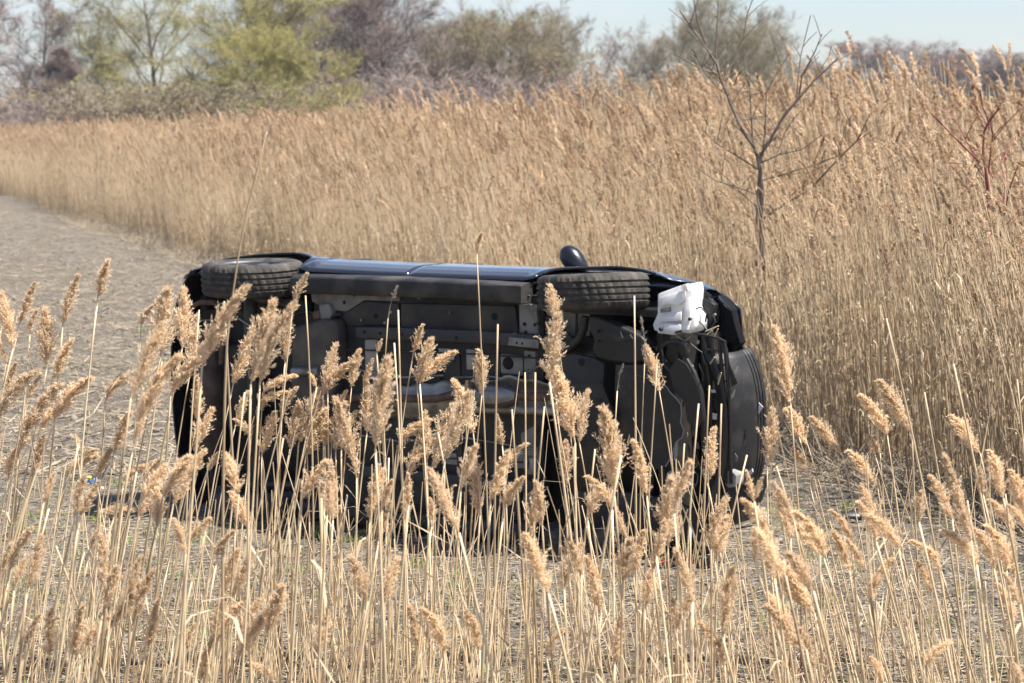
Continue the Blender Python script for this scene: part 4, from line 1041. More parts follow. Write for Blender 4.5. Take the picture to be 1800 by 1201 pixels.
plate('reservoir', 'dark_metal', [(1172, 604), (1192, 608), (1192, 640), (1176, 640), (1168, 624)], .34, .40, bevel=.01)
# washer bottle
_j = random.Random(4)
wb_ = [(1153, 519), (1170, 512), (1190, 504), (1199, 502), (1206, 500), (1211, 511), (1215, 523), (1215, 541), (1222, 556), (1224, 574), (1222, 584), (1212, 584), (1180, 582), (1166, 580), (1155, 582), (1151, 572), (1154, 550)]
wbt = plate('washer_bottle', 'washer_plastic', [(x_ + _j.uniform(-2.5, 2.5), y_ + _j.uniform(-2, 2)) for x_, y_ in wb_], .30, .44, bevel=.012, bseg=2, slope=.30, angle=24)
plate('bottle_bulge', 'washer_plastic', [(1155, 574), (1170, 568), (1196, 571), (1198, 584), (1186, 589), (1158, 586), (1154, 580)], .245, .32, wbt, bevel=.007, bseg=2, slope=.30)
plate('bottle_bulge', 'washer_plastic', [(1158, 524), (1196, 512), (1200, 530), (1190, 536), (1172, 534), (1160, 540)], .278, .33, wbt, bevel=.007, bseg=2, slope=.30)
plate('bottle_step', 'washer_plastic', [(1158, 556), (1180, 552), (1196, 548), (1198, 564), (1160, 566)], .262, .32, wbt, bevel=.007, bseg=2, slope=.30)
plate('bottle_column', 'washer_plastic', [(1201, 526), (1208, 524), (1213, 552), (1212, 580), (1202, 582), (1200, 554)], .272, .33, wbt, bevel=.005, bseg=2, slope=.30)
plate('bottle_spout', 'washer_plastic', [(1196, 502), (1206, 499), (1210, 512), (1200, 512)], .29, .33, wbt, bevel=.006)
plug('bottle_plug', 'dark_metal', 1161, 579, .012, .236, wbt); plug('bottle_plug', 'dark_metal', 1212, 561, .010, .262, wbt)
plate('level_window', 'steel', [(1160, 543), (1177, 540), (1178, 548), (1161, 550)], .285, .302, wbt, bevel=.003)
plate('bottle_label', 'black_plastic', [(1186, 583), (1197, 580), (1198, 584), (1187, 587)], .236, .245, wbt, bevel=.001)
m = MB(); m.tube([cpoint(1190, 590, .30), cpoint(1204, 600, .29), cpoint(1216, 592, .29), cpoint(1218, 584, .29)], .008, 6); part(m, 'washer_pump', 'steel', wbt, smooth=True)
# behind the bottle: lamp housing, wires
plate('lamp_housing', 'black_plastic', [(1216, 522), (1240, 526), (1256, 536), (1252, 566), (1236, 590), (1222, 588), (1226, 560)], .44, .52, bevel=.01)
plate('lamp_reflector', 'white_clip', [(1237, 556), (1242, 562), (1240, 578), (1232, 580)], .42, .44, bevel=.004)
plate('lamp_reflector', 'steel', [(1222, 552), (1231, 553), (1228, 562), (1222, 560)], .42, .44, bevel=.003)
for px in ([(1218, 545), (1232, 540), (1242, 552), (1240, 566)], [(1222, 558), (1236, 572), (1244, 582)], [(1256, 540), (1252, 552), (1258, 566), (1250, 576)], [(1200, 592), (1220, 610), (1234, 620), (1238, 640)], [(1222, 586), (1240, 592), (1252, 590)],
           [(1210, 655), (1206, 672), (1214, 680)], [(1228, 640), (1236, 660), (1232, 690), (1240, 720)], [(1248, 650), (1258, 670), (1262, 700), (1256, 730)]):
    bowed('wire', 'wire', px, .36 + random.uniform(-.05, .05), .0045)
for px, py in ((1216, 510), (1230, 514), (1246, 524)): plate('clip', 'dark_metal', [(px - 5, py + 2), (px, py), (px + 5, py + 6), (px + 1, py + 12)], .45, .46, bevel=.001)
plug('bolt', 'steel', 1256, 554, .010, .42); plug('bolt', 'steel', 1249, 583, .012, .42); plug('bolt', 'white_clip', 1204, 642, .006, .24); plug('bolt', 'white_clip', 1216, 644, .006, .24)
# radiator, grille bars, front bumper
m = MB(); m.box(1.66, 1.70, -.52, .56, .33, .74); part(m, 'radiator', 'dark_metal', bevel=.005)
m = MB(); m.box(1.0, 1.6, -.45, .5, .42, .84); part(m, 'engine', 'dark_metal', bevel=.05)
m = MB(); m.box(.90, .94, -.74, .74, .56, .90); part(m, 'bulkhead', 'black_plastic')
for s in (1, -1): m = MB(); m.box(1.05, 1.68, -s * .60 - .02, -s * .60 + .02, .40, .80); part(m, 'inner_wing', 'black_plastic')
bars = [((1236, 592), (1244, 650), (1250, 700), (1252, 840)), ((1250, 594), (1257, 650), (1261, 700), (1264, 850)), ((1264, 597), (1269, 650), (1272, 700), (1276, 850)), ((1273, 598), (1278, 650), (1282, 700), (1285, 850))]
for b in bars: bowed('grille_bar', 'black_plastic', b, .30, .011)
bowed('grille_bar', 'black_plastic', [(1222, 586), (1240, 590), (1262, 594), (1273, 600)], .295, .007)
for py in (615, 640, 668, 700, 740, 790):
    k = (py - 590) * .055
    bowed('grille_tie', 'black_plastic', [(1240 + k, py), (1277 + k, py + 2)], .31, .006)
plate('grille_scrap', 'steel', [(1256, 632), (1262, 644), (1268, 660), (1266, 676), (1263, 660)], .33, .335, bevel=0)
plate('grille_scrap', 'grey_foam', [(1262, 664), (1272, 662), (1276, 680), (1266, 690)], .35, .37, bevel=.003)
plate('grille_scrap', 'white_clip', [(1250, 685), (1268, 687), (1268, 692), (1250, 690)], .29, .295, bevel=0)
plate('grille_flap', 'tray_plastic', [(1277, 610), (1282, 640), (1294, 668), (1296, 674), (1286, 680), (1280, 650)], .30, .31, bevel=.001)
plate('dangling_clip', 'white_clip', [(1252, 726), (1260, 728), (1259, 738), (1252, 737)], .28, .286, bevel=.001)
# the bumper skin: corner piece, then the long ridged face
def fb(y, w, x0, h, z0, z1):
    z = z0 + (z1 - z0) * w
    return z
plate('bumper_corner', 'matte_black', [(1252, 524), (1262, 519), (1274, 530), (1286, 545), (1290, 566), (1302, 604), (1296, 610), (1280, 602), (1268, 606), (1264, 580), (1270, 556), (1260, 540)], .50, .57, bevel=.012)
plate('bumper_corner', 'paint', [(1263, 520), (1285, 543), (1284, 548), (1262, 528)], .492, .50, bevel=.002)
m = MB()
def face(y, w):                                         # profile: lip, worn face, three grooves, then the painted upper edge
    z = .29 + .34 * w
    x = 2.19 - .30 * (max(0, abs(y - .02) / .62)) ** 3.0 - .10 * (1 - min(1, w * 2.2)) ** 2
    for g in (.70, .80, .90):
        if abs(w - g) < .022: x -= .014
    return (x, y, z)
m.grid(face, np.linspace(-.40, .60, 30), sorted(set(list(np.linspace(0, .66, 9)) + [g + d for g in (.70, .80, .90) for d in (-.026, -.018, .018, .026)] + [1.0]))); bf = part(m, 'front_bumper', 'bumper_plastic', smooth=True, thick=.010, angle=35)
m = MB(); m.grid(lambda y, w: (2.19 - .30 * (max(0, abs(y - .02) / .62)) ** 3.0 - .06 - .06 * w, y, .285 + .01 * w), np.linspace(-.40, .60, 20), np.linspace(0, 1, 4)); part(m, 'bumper_lip', 'black_plastic', bf, smooth=True, thick=.01)
m = MB(); m.tube([(face(y, 1)[0] - .002, y, .625) for y in np.linspace(-.38, .58, 16)], .008, 6); part(m, 'painted_edge', 'paint', bf, smooth=True)
m = MB(); m.prism([(2.075, -.39), (2.10, -.36), (2.06, -.45)], .58, .60); part(m, 'bumper_splinter', 'bumper_plastic', bf)
plate('bumper_tab', 'white_clip', [(1334, 708), (1341, 716), (1337, 722), (1333, 728)], .42, .425, bf, bevel=0)
m = MB(); m.box(1.90, 1.98, -.50, .50, .40, .54); part(m, 'bumper_beam', 'dark_metal', bevel=.012)
plate('crushed_foam', 'grey_foam', [(1272, 832), (1284, 826), (1294, 836), (1293, 856), (1280, 860), (1274, 850)], .30, .40, bevel=.006)
plate('crushed_corner', 'bumper_plastic', [(1262, 850), (1300, 852), (1325, 842), (1310, 890), (1288, 925), (1250, 935), (1240, 890)], .30, .52, bevel=.02)
plate('crushed_clip', 'white_clip', [(1314, 830), (1322, 824), (1323, 830), (1316, 838)], .40, .41, bevel=0)
for s in (-1,):
    m = MB(); m.prism([(2.0, -s * .40), (1.93, -s * .60), (1.80, -s * .73), (1.74, -s * .70), (1.86, -s * .42)], .62, .76)
    part(m, 'headlamp', 'glass', bevel=.015, smooth=True)
# torn bits hanging in the broken nose
q = random.Random(21)
for i in range(46):
    px, py = q.uniform(1205, 1294), q.uniform(600, 850); w_, h_ = q.uniform(2, 8), q.uniform(5, 26); a_ = q.uniform(-.5, .5)
    pl = [(px + (x_ * w_) * math.cos(a_) - (y_ * h_) * math.sin(a_), py + (x_ * w_) * math.sin(a_) + (y_ * h_) * math.cos(a_)) for x_, y_ in ((-.5 * q.random(), -.5), (.5, -.4 * q.random()), (.4, .3), (.1, .5), (-.5, .35 * q.random()))]
    z_ = q.uniform(.27, .42); plate('shard', q.choice(('black_plastic', 'black_plastic', 'tray_plastic', 'dark_metal', 'steel', 'grey_foam', 'heat_shield', 'torn_edge')), pl, z_, z_ + .006, bevel=0, slope=q.uniform(-.5, .8))
for i in range(14):
    px, py = q.uniform(1200, 1285), q.uniform(600, 820); pts_ = [(px, py)]
    for _ in range(4): pts_.append((pts_[-1][0] + q.uniform(-8, 9), pts_[-1][1] + q.uniform(4, 18)))
    bowed('wire', q.choice(('wire', 'wire', 'steel')), pts_, q.uniform(.27, .38), q.uniform(.0025, .005))
for a_, b_ in (((1240, 583), (1263, 573)), ((1243, 588), (1258, 575)), ((1256, 592), (1262, 578)), ((1248, 640), (1256, 628)), ((1262, 676), (1268, 655))):   # straw caught in the wreck
    m = MB(); m.tube([cpoint(*a_, .26), cpoint(*b_, .25)], .0035, 5); part(m, 'caught_straw', 'straw_yellow')
# wing mirror
mx, my = under(1005, 476, .93)
mz = .93
m = MB()
pth = [(1026, 486), (1018, 472), (1009, 459), (1001, 449), (993, 441), (989, 437)]
c0 = [cpoint(px, py, mz) for px, py in pth]
m.tube(c0, [.045, .062, .070, .068, .052, .022], 16)
mo = part(m, 'wing_mirror', 'paint_scuffed', smooth=True, sub=1)
m = MB(); a, b_ = cpoint(1024, 500, mz), cpoint(1020, 478, mz); m.tube([a, b_], [.045, .05], 10); part(m, 'mirror_foot', 'black_plastic', mo, smooth=True)
m = MB(); m.tube([cpoint(820, 470, 1.0), cpoint(835, 466, 1.0), cpoint(850, 469, 1.0)], .01, 6); part(m, 'roof_trim', 'black_plastic', smooth=True)

# ------------------------------------------------------------------ the near reeds
def near_head(seed, nb, ns, droop, fat, material, sl=.050, sw=.0135):
    V, Fq, T = head_arrays(np.random.default_rng(seed), nb, ns, droop, fat, sl, sw)
    return raw_mesh('seed_head', V, Fq, material, T)
H_UP = [near_head(300 + i, 150, 24, .06 + .05 * (i % 3), .30 + .04 * (i % 4), M['seed_head']) for i in range(6)]
H_DROOP = [near_head(320 + i, 150, 24, .32 + .07 * (i % 4), .34 + .03 * (i % 3), M['seed_head']) for i in range(5)]
H_FAT = [near_head(340 + i, 190, 25, .12, .46, M['seed_head']) for i in range(3)]
H_THIN = [near_head(360 + i, 30, 9, .12, .17, M['seed_head_grey'], .05, .008) for i in range(3)]
rr = random.Random(11)
def stem_mesh(pts, r0, r1, seed):
    """a jointed reed stem through pts (local)"""
    q = random.Random(seed); P = [Vector(p) for p in pts]; path, rad, tint = [], [], []
    n = 11; tb = q.uniform(0, .8)
    def bez(t):
        m = len(P) - 1
        if m == 2: return P[0] * (1 - t) ** 2 + P[1] * 2 * t * (1 - t) + P[2] * t * t
        i = min(int(t * m), m - 1); return P[i].lerp(P[i + 1], t * m - i)
    for i in range(n):
        t = i / (n - 1); path.append(bez(t)); rad.append(r0 + (r1 - r0) * t)
    m = MB(); m.tube(path, rad, 6)
    me = bpy.data.meshes.new('stem'); me.from_pydata([tuple(v) for v in m.v], [], m.f)
    a = me.attributes.new('tint', 'FLOAT', 'POINT')
    a.data.foreach_set('value', np.array([min(1, tb + (.35 if (i // 6) % 3 == 0 else 0)) for i in range(len(m.v))], dtype=np.float32))
    me.materials.append(M['reed_stem']); me.shade_smooth()
    return me, path
def leaf_mesh(p, q):
    az = q.uniform(0, 6.28); L_ = q.uniform(.10, .30); o = Vector((math.cos(az), math.sin(az), 0)); sd = Vector((-math.sin(az), math.cos(az), 0)); u = q.uniform(.3, 1.2)
    c = [p, p + o * L_ * .25 + Vector((0, 0, u * L_ * .4)), p + o * L_ * .6 + Vector((0, 0, u * L_ * .45)), p + o * L_ * .95 + Vector((0, 0, (u - .6) * L_ * .4))]
    m = MB(); w = (.004, .007, .005, .0006)
    m.add([cc + sd * ww * s for cc, ww in zip(c, w) for s in (-1, 1)], [(0, 1, 3, 2), (2, 3, 5, 4), (4, 5, 7, 6)], q.uniform(0, 1))
    me = bpy.data.meshes.new('leaf'); me.from_pydata([tuple(v) for v in m.v], [], m.f)
    a = me.attributes.new('tint', 'FLOAT', 'POINT'); a.data.foreach_set('value', np.array(m.t, dtype=np.float32)); me.materials.append(M['reed_leaf'])
    return me
N_REED = 0
def reed(bx, by, tx=None, ty=None, d=None, kind='up', lean=None, label=None, group=None, bow=None, leaf=None, rad=None):
    """a reed whose stem ends (and head starts) at pixel (bx, by); head tip at (tx, ty)"""
    global N_REED
    N_REED += 1
    Lpx = math.hypot(tx - bx, ty - by) if tx is not None else 60
    if d is None:
        d = min(10.9, max(7.2, FPX * rr.uniform(.20, .29) / max(Lpx, 1)))
        if kind != 'bare' and by > 860: d = min(d, rr.uniform(7.2, 8.3))      # low heads stand at the road side of the stand
    p = at(bx, by, d)
    if lean is None:
        base = .16 if bx < 420 else (.05 if bx < 900 else (-.04 if bx < 1250 else -.14))
        lean = base + rr.gauss(0, .055)
    ry = min(10.95, max(5.6, d + rr.uniform(-.25, .25)))
    h = p.z - float(gz(p.x, ry))
    rx = p.x - lean * h
    z0 = float(gz(rx, ry)) - .02
    root = Vector((rx, ry, z0))
    e = empty('reed', root)
    top = p - root
    mid = top * .5 + Vector((rr.gauss(0, .03) - lean * .10 * h if bow is None else bow, rr.gauss(0, .03), 0))
    r0 = rad or rr.uniform(.0048, .0072)
    me, path = stem_mesh([(0, 0, 0), mid, top], r0, r0 * .55, N_REED)
    obj('stem', me, e)
    if tx is not None:
        q = at(tx, ty, d) - p; L_ = q.length
        ax = q.normalized(); ax = (ax + Vector((0, rr.gauss(0, .15), 0))).normalized()
        pool = {'up': H_UP, 'droop': H_DROOP, 'fat': H_FAT, 'thin': H_THIN}[kind]
        ho = obj('seed_head', rr.choice(pool), e)
        ho.location = top
        # local +Z along the head's axis; its nod (+X) towards the lean's downhill side
        sgn = 1 if (q.x >= 0 if abs(q.x) > .02 else rr.random() < .5) else -1
        xd = Vector((sgn, rr.gauss(0, .5), -.1)); xd = (xd - ax * xd.dot(ax)).normalized(); yd = ax.cross(xd)
        if kind == 'droop':                             # the nod itself takes up part of the lean
            ax2 = (ax - xd * .35).normalized(); xd = (xd - ax2 * xd.dot(ax2)).normalized(); yd = ax2.cross(xd); ax = ax2; L_ *= 1.05
        ho.rotation_euler = Matrix((xd, yd, ax)).transposed().to_euler()
        w_ = min(1.2, max(.62, 1.2 - (Lpx - 60) / 190)) * rr.uniform(.88, 1.12); L_ *= 1.15; ho.scale = (L_ * w_, L_ * w_, L_)
    if leaf or (leaf is None and rr.random() < .28):
        i = rr.randint(4, 8); obj('leaf', leaf_mesh(path[i], rr), e)
    zone = ('on the field side of the tail', 'alongside the rear half of the car', 'alongside the front half of the car', 'beside the smashed nose', 'between nose and tall reed bed')[sum(bx > v for v in (340, 700, 1130, 1340))]
    what = {'up': 'reed with one upright fluffy head', 'droop': 'reed with a nodding tan plume', 'fat': 'reed with a broad bushy head',
            'thin': 'reed with a thin grey head', 'bare': 'headless dry reed stem'}[kind]
    dflt = ('near ' + what + ', ' + zone, 'near ' + {'up': 'upright-headed', 'droop': 'plumed', 'fat': 'bushy', 'thin': 'grey-headed', 'bare': 'headless'}[kind] + ' reeds ' + zone)
    tag(e, label or dflt[0], 'reed', group or (None if label else dflt[1]))
    return e

U, D_, FT, TN = 'up', 'droop', 'fat', 'thin'
heads = [ # field side
 (35,567,53,503,U),(23,613,12,523,U),(110,573,127,488,U),(82,650,88,553,FT),(92,667,117,597,U),(53,587,63,547,D_),(0,733,47,650,D_),(100,733,153,667,D_),(33,797,100,687,D_),(47,700,63,663,U),
 (185,707,213,650,D_),(248,573,267,533,D_),(230,700,267,573,FT),(282,630,280,517,FT),(287,620,310,547,U),(320,613,315,517,U),(335,650,333,560,U),(233,793,307,627,D_),(300,693,393,587,D_),(343,797,353,720,U),
 (347,737,343,667,U),(200,797,220,723,U),(143,800,170,788,D_),(140,783,133,763,U),(4,570,0,528,U),(12,640,2,600,U),(70,760,98,705,D_),(15,842,40,770,D_),(60,830,70,770,U),(168,842,186,790,U),(8,690,22,640,U),
 # in front of the tail
 (355,644,443,518,D_),(410,676,434,583,U),(441,676,466,541,FT),(457,672,520,534,D_),(501,637,499,560,U),(516,530,534,483,U),(568,695,578,606,U),(576,688,604,634,D_),(618,679,618,618,U),(557,681,548,655,U),(639,676,651,634,U),
 (662,620,668,597,U),(462,690,508,658,D_),(415,742,428,690,U),(682,560,690,504,TN),(727,618,738,571,U),(733,676,745,600,FT),(738,674,787,618,D_),(847,695,854,623,FT),(819,700,815,672,U),(976,567,975,506,FT),(966,672,965,562,FT),
 (977,695,976,665,U),(1011,779,990,652,FT),(1018,776,1022,690,U),(997,853,1000,781,U),(1080,872,1076,720,FT),(1137,872,1127,781,U),(1244,850,1248,760,U),(1185,898,1196,813,U),(1174,965,1168,850,FT),(1033,909,1049,856,FT),
 (1100,946,1087,893,U),(1257,984,1268,914,FT),(1153,973,1167,925,U),(1349,818,1352,728,U),(1325,882,1316,832,U),(1326,880,1334,842,U),(1326,986,1326,920,U),(996,994,993,941,U),(1159,688,1145,609,U),(1085,688,1089,640,TN),(1133,640,1137,562,TN),
 (697,793,736,733,D_),(716,838,742,773,D_),(750,810,753,733,U),(759,827,781,719,FT),(781,810,810,699,FT),(810,861,824,784,U),(832,762,815,671,U),(883,784,878,733,U),(886,838,906,779,D_),(886,895,914,841,D_),(862,880,884,800,U),(844,906,838,798,U),
 (934,946,934,858,U),(654,895,660,827,U),(671,895,682,844,U),(759,923,765,880,U),(716,923,716,875,U),(660,790,672,640,FT),(645,760,650,680,U),(672,700,682,655,U),(460,800,470,730,FT),(442,767,422,735,D_),(420,870,405,800,FT),(440,930,418,868,FT),
 (305,885,342,792,U),(365,830,377,795,U),(530,880,557,807,U),(575,905,575,855,U),(585,915,585,822,U),(650,912,660,825,U),(565,875,567,835,U),(627,840,612,705,U),(572,785,575,712,U),(590,795,592,710,U),(495,735,517,685,D_),(450,722,487,680,D_),
 (525,780,545,690,FT),(540,800,560,720,U),(510,790,520,715,U),(600,790,618,730,D_),(327,975,312,915,U),(332,955,357,907,U),(382,980,400,935,D_),(545,740,560,690,U),(585,745,600,690,U),
 # low, towards the road
 (277,930,280,863,FT),(180,1077,194,1000,FT),(88,1157,83,1073,FT),(43,1133,63,1083,U),(260,1137,270,1063,U),(127,1153,140,1070,U),(404,1053,434,977,U),(354,1197,367,1120,U),(481,1197,447,1163,D_),(133,900,137,837,U),(77,883,87,833,U),
 (0,1007,17,957,U),(157,967,173,923,U),(117,837,160,800,D_),(257,850,280,807,D_),(217,853,250,810,D_),(325,1135,338,1100,U),(647,1057,630,980,FT),(555,1150,570,1084,U),(739,1147,727,1070,U),(844,1144,834,1074,U),(960,1154,984,1110,D_),
 (1094,1027,1097,950,FT),(1057,1077,1043,987,U),(1147,1003,1160,923,U),(1134,1067,1140,1007,U),(1197,1120,1187,1057,U),(1270,1120,1274,1010,FT),(1274,1170,1234,1100,D_),(1080,1167,1087,1084,U),(1407,1140,1370,1103,D_),(1434,1177,1417,1107,U),
 # in front of the right-hand reeds
 (1497,957,1470,900,D_),(1493,1003,1477,933,U),(1580,967,1540,903,D_),(1527,1063,1567,990,D_),(1615,917,1610,867,FT),(1542,853,1503,790,FT),(1674,913,1654,837,U),(1707,950,1670,813,U),(1717,993,1670,937,D_),(1747,1000,1717,923,D_),
 (1764,877,1757,800,FT),(1781,933,1747,883,D_),(1800,927,1783,887,D_),(1784,1017,1781,960,U),(1637,1040,1624,987,U),(1554,1200,1540,1157,FT),(1627,1170,1660,1127,D_),(1797,1200,1787,1167,FT),(1390,947,1383,873,U),(1423,830,1403,790,U),
 (1390,713,1377,587,FT),(1420,783,1393,720,U),(1480,797,1440,735,FT),(1560,767,1520,697,D_),(1603,760,1563,673,FT),(1723,797,1690,730,FT),(1547,797,1530,767,D_),(1788,667,1783,633,TN),(1728,870,1722,820,U),(1405,770,1398,715,U),(1538,800,1530,770,U),
 (1600,1010,1590,960,TN),(1440,1000,1436,950,TN),(1700,880,1690,830,TN)]
reed(172, 523, 182, 458, kind=U, d=9.2, lean=.06, label='lone reed with a compact head standing clear against the tilled field')
reed(838, 443, 840, 408, kind=U, d=9.6, lean=-.03, label='tall reed whose small tuft rises above the car sill')
for t_, lb in (((807, 937, 770, 832, FT, 7.0), 'broad soft seed head leaning before the middle of the floor pan'), ((964, 1044, 940, 943, FT, 7.0), 'broad seed head leaning over the ground before the front wheels'),
               ((1381, 1013, 1344, 930, FT, 6.9), 'broad seed head leaning towards the car beside the smashed nose'), ((1430, 1040, 1397, 973, FT, 7.0), 'bushy seed head leaning left, next to the blue plastic scrap')):
    reed(t_[0], t_[1], t_[2], t_[3], kind=t_[4], d=t_[5], lean=-.22, label=lb, rad=.0075)
for bx, by, tx, ty, kd in heads: reed(bx, by, tx, ty, kind=kd)
# bare stems the photograph shows singly
for bx, by, d, ln in ((394, 530, 8.2, -.03), (537, 520, 9.3, .02), (875, 570, 9.0, 0), (700, 545, 8.8, -.02), (923, 655, 9.2, 0), (941, 655, 9.2, 0), (1115, 520, 9.0, -.01), (350, 545, 9.5, .04), (693, 603, 9.4, -.04), (1228, 710, 8.5, .02),
                      (1247, 678, 9.0, .01), (1268, 710, 9.1, .01), (1313, 800, 8.6, .22), (1203, 780, 9.1, 0), (1092, 800, 7.4, .12), (1558, 560, 8.4, -.2), (1625, 690, 8.6, -.16), (1676, 640, 8.9, -.2), (957, 715, 9.3, .05), (1155, 640, 9.0, .05),
                      (137, 780, 9.0, .12), (240, 830, 8.7, .2), (205, 900, 8.2, .3), (430, 690, 9.0, .1), (498, 770, 8.6, .12), (98, 960, 7.6, -.32), (610, 870, 8.8, .1), (770, 760, 9.0, -.12), (900, 720, 9.1, -.08), (1046, 790, 9.0, .1)):
    reed(bx, by, d=d, lean=ln, kind='bare', leaf=False)
k = 300 - N_REED - 1
for i in range(max(0, k)):
    px = rr.uniform(-40, 1840); py = rr.triangular(720, 1150, 960)
    if i % 5 < 3:
        px = rr.choice((rr.uniform(-20, 420), rr.uniform(420, 1300), rr.uniform(1340, 1820))); py = rr.uniform(860, 1180); L_ = rr.uniform(50, 90); sl = (.35 if px < 420 else -.4 if px > 1340 else rr.uniform(-.3, .3)) + rr.gauss(0, .15)
        reed(px, py, px + L_ * sl, py - L_, kind=rr.choice((U, U, D_, FT)))
    else: reed(px, py, d=rr.uniform(8.2, 10.8), kind='bare')
# the tall leaning stalk that crosses the rear wheel
d = 7.6
pts = [at(*p, d) for p in ((392, 1290), (391, 1000), (393, 760), (399, 600), (415, 470), (440, 340), (470, 232))]
zr = float(gz(pts[0].x, d)); root = Vector((pts[0].x - .005, d, zr - .02))
e = empty('reed', root); me, path = stem_mesh([(0, 0, 0)] + [p - root for p in pts[1:]], .0062, .0016, 999); obj('stem', me, e)
ho = obj('seed_head', H_THIN[0], e); q = pts[6] - pts[5]; ho.location = pts[5] + q * .45 - root
ax = q.normalized(); xd = Vector((1, 0, 0)); xd = (xd - ax * xd.dot(ax)).normalized(); ho.rotation_euler = Matrix((xd, ax.cross(xd), ax)).transposed().to_euler(); ho.scale = (.07, .07, .15)
tag(e, 'tallest thin dry stalk, leaning across the rear wheel and above the car', 'reed')

# the crowd of further stems in the same stand
n = 900
px = rng.uniform(-120, 1920, n); dens_keep = rng.uniform(0, 1, n) < np.where(px < 950, 1.0, np.where(px < 1300, .8, .62)); px = px[dens_keep]; n = len(px)
py = rng.triangular(640, 1060, 1260, n); py = np.where(px > 1350, np.maximum(py, 820), py); d = 10.9 - 3.4 * rng.uniform(0, 1, n) ** 1.5
P0, P1, R0, R1, TT = [], [], [], [], []
for i in range(n):
    p = at(px[i], py[i], d[i]); bs = .15 if px[i] < 420 else (.05 if px[i] < 900 else (-.05 if px[i] < 1250 else -.13))
    ln = bs + rng.normal(0, .17); h = p.z - float(gz(p.x, d[i]))
    if h < .3: continue
    rt = Vector((p.x - ln * h, d[i] + rng.uniform(-.2, .2), float(gz(p.x, d[i])) - .02)); md = rt.lerp(p, .5) + Vector((-ln * .08 * h + rng.normal(0, .02), 0, 0))
    t_ = rng.uniform(0, 1); r_ = rng.uniform(.0018, .0046)
    Q = [rt * (1 - u) ** 2 + md * 2 * u * (1 - u) + p * u * u for u in (0, .2, .4, .6, .8, 1)]
    for a_, b_, u in zip(Q[:-1], Q[1:], (0, .2, .4, .6, .8)): P0.append(a_[:]); P1.append(b_[:]); R0.append(r_ * (1 - .5 * u)); R1.append(r_ * (1 - .5 * (u + .2))); TT.append(t_)
tag(obj('reed_stems', segs_mesh('reed_stems', P0, P1, R0, R1, M['reed_stem'], 5, TT)), 'crowded dry reed stems filling the near stand', 'reeds', kind='stuff')
# withered blades among them
n = 520; px = rng.uniform(-100, 1900, n); d = rng.uniform(7, 10.8, n); py = rng.triangular(820, 1150, 1290, n)
Q = np.array([at(a, b, c)[:] for a, b, c in zip(px, py, d)]); az = rng.uniform(0, 6.28, n); el = rng.normal(1.0, .4, n)
D = np.stack([np.cos(az) * np.cos(el), np.sin(az) * np.cos(el), np.sin(el)], 1); S = unit(np.cross(D, rng.normal(0, 1, (n, 3))))
V, Fq = blades(Q, D, S, rng.uniform(.08, .26, n), rng.uniform(.004, .008, n))
tag(obj('withered_blades', raw_mesh('withered_blades', V, Fq, M['reed_leaf'], np.repeat(rng.uniform(0, 1, n), 4))), 'withered reed leaves caught between the near stems', 'reeds', kind='stuff')
# dark red seedlings at the road side of the stand
for i, (px_, tp) in enumerate(((1380, 1075), (1444, 1070), (1388, 1100), (1452, 1120), (1408, 1060))):
    dd = 8.3 + .25 * i; p = at(px_, tp, dd); rt = Vector((p.x - .03, dd, float(gz(p.x, dd)) - .02)); e = empty('seedling', rt)
    m = MB(); m.tube([(0, 0, 0), tuple((p - rt) * .5 + Vector((.02, 0, 0))), tuple(p - rt)], [.005, .004, .002], 6); m.build('stem', M['red_twig'], e, smooth=True)
    for j in range(3):
        a_ = (p - rt) * (.55 + .14 * j); m = MB(); m.tube([tuple(a_), tuple(a_ + Vector((rr.choice((-1, 1)) * rr.uniform(.04, .1), rr.uniform(-.05, .05), rr.uniform(.05, .1))))], [.0025, .0012], 5); m.build('twig', M['red_twig'], e)
    tag(e, 'slim leafless seedling with dark red stem among the near reeds', 'seedling', 'dark red seedlings')

# ------------------------------------------------------------------ debris thrown round the car
def place(name, px, py, label, cat):
    p = on_ground(px, py); p.z = float(gz(p.x, p.y)); e = empty(name, p); tag(e, label, cat); return e
e = place('broken_lamp_trim', 1165, 996, 'long black broken lamp trim with red studs on soil before the nose', 'car part')
m = MB(); m.grid(lambda u, w: (u, -.03 + .07 * w + .02 * math.sin(u * 9), .012 + .035 * math.sin(math.pi * w) + .05 * abs(u) ** 1.5), np.linspace(-.20, .21, 14), np.linspace(0, 1, 6)); m.build('trim', M['black_plastic'], e, smooth=True, thick=.005)
for u in (-.16, .0, .14):
    m = MB(); m.lathe([(.0001, .016), (.007, .013), (.009, .004), (.009, -.015)], (u, -.022, .040 + .05 * abs(u) ** 1.5), 'z', 12); m.build('red_stud', M['red_lens'], e, smooth=True)
e = place('trim_strip', 1337, 912, 'pale blue bent plastic strip lying by the smashed nose', 'car part')
m = MB(); m.tube([(-.05, 0, .02), (.045, .0, .015), (.05, .012, .02), (.01, .05, .035), (-.05, .06, .05)], [.006, .010, .009, .007, .004], 6); m.build('strip', M['blue_plastic'], e)
m = MB(); m.prism([(-.055, -.012), (.048, -.016), (.05, .004), (-.052, .01)], .012, .018); m.build('flange', M['blue_plastic'], e, bevel=.002)
e = place('mirror_shell', 1494, 922, 'curved black plastic shell lying alone on soil near the reed bed', 'car part')
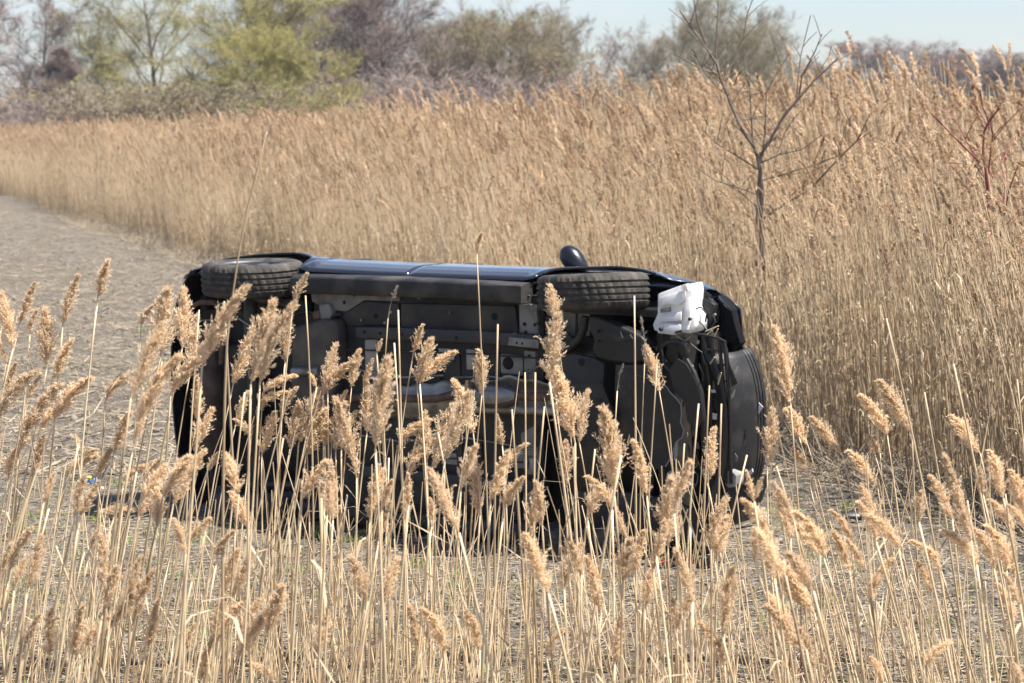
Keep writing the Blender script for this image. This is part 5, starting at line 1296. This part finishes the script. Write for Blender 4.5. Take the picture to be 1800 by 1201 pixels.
m = MB(); m.grid(lambda u, w: (.085 * (w - .5) * 2 * (1 - .25 * u), .05 * math.cos(u * 2.6) + .01 * w, .005 + .062 * math.sin(u * 2.6 + .2) * (1 - .5 * (w - .5) ** 2)), np.linspace(0, 1, 9), np.linspace(0, 1, 9)); m.build('shell', M['black_plastic'], e, smooth=True, thick=.006)
m = MB(); m.add([(.03, -.03, .0), (.085, -.045, .005), (.07, -.03, .035), (.03, -.02, .03)], [(0, 1, 2, 3)]); m.build('torn_rim', M['bumper_plastic'], e, thick=.005)
e = place('crushed_wrapper', 158, 851, 'crumpled blue wrapper with a yellow patch on soil past the rear bumper', 'litter')
m = MB(); q = np.random.default_rng(3); hz = q.uniform(.005, .05, (7, 5)); m.grid(lambda u, w: (.075 * (u / 3 - 1), .04 * (w / 2 - 1), float(hz[int(u), int(w)])), range(7), range(5)); wr = m.build('sheet', M['wrapper_blue'], e, thick=.002)
m = MB(); m.add([(-.022, -.032, .058), (.012, -.034, .052), (.014, -.005, .060), (-.02, -.003, .062)], [(0, 1, 2, 3)]); m.build('patch', M['wrapper_yellow'], wr, thick=.01)
e = place('white_chip', 178, 862, 'tiny white plastic chip on soil near the blue wrapper', 'litter')
m = MB(); m.prism([(-.014, -.01), (.01, -.014), (.016, .006), (-.006, .014)], 0, .016); m.build('chip', M['white_scrap'], e, bevel=.002)
e = place('broken_black_bracket', 338, 878, 'broken black bracket with pale edge lying under the rear bumper', 'car part')
m = MB(); m.box(-.07, .06, -.05, .04, 0, .05); m.box(-.07, -.05, -.05, .04, .05, .085); m.build('bracket', M['black_plastic'], e, bevel=.006)
m = MB(); m.prism([(.05, -.055), (.068, -.055), (.068, -.048), (.05, -.048)], .045, .075); m.build('pale_tab', M['white_scrap'], e)
e = place('black_sliver', 1302, 936, 'thin black plastic sliver on soil beside the crushed bumper corner', 'car part')
m = MB(); m.tube([(-.09, -.01, .01), (0, .012, .016), (.085, .0, .03)], [.004, .009, .003], 5); m.build('sliver', M['black_plastic'], e)
e = place('grey_chip', 205, 918, 'flattened tan clump of old reed plume lying in the car shadow', 'reed')
ho = obj('plume', H_FAT[1], e); ho.rotation_euler = (0, math.radians(84), .2); ho.scale = (.22, .22, .3); ho.location = (-.14, 0, .06)
e.name = 'fallen_plume'
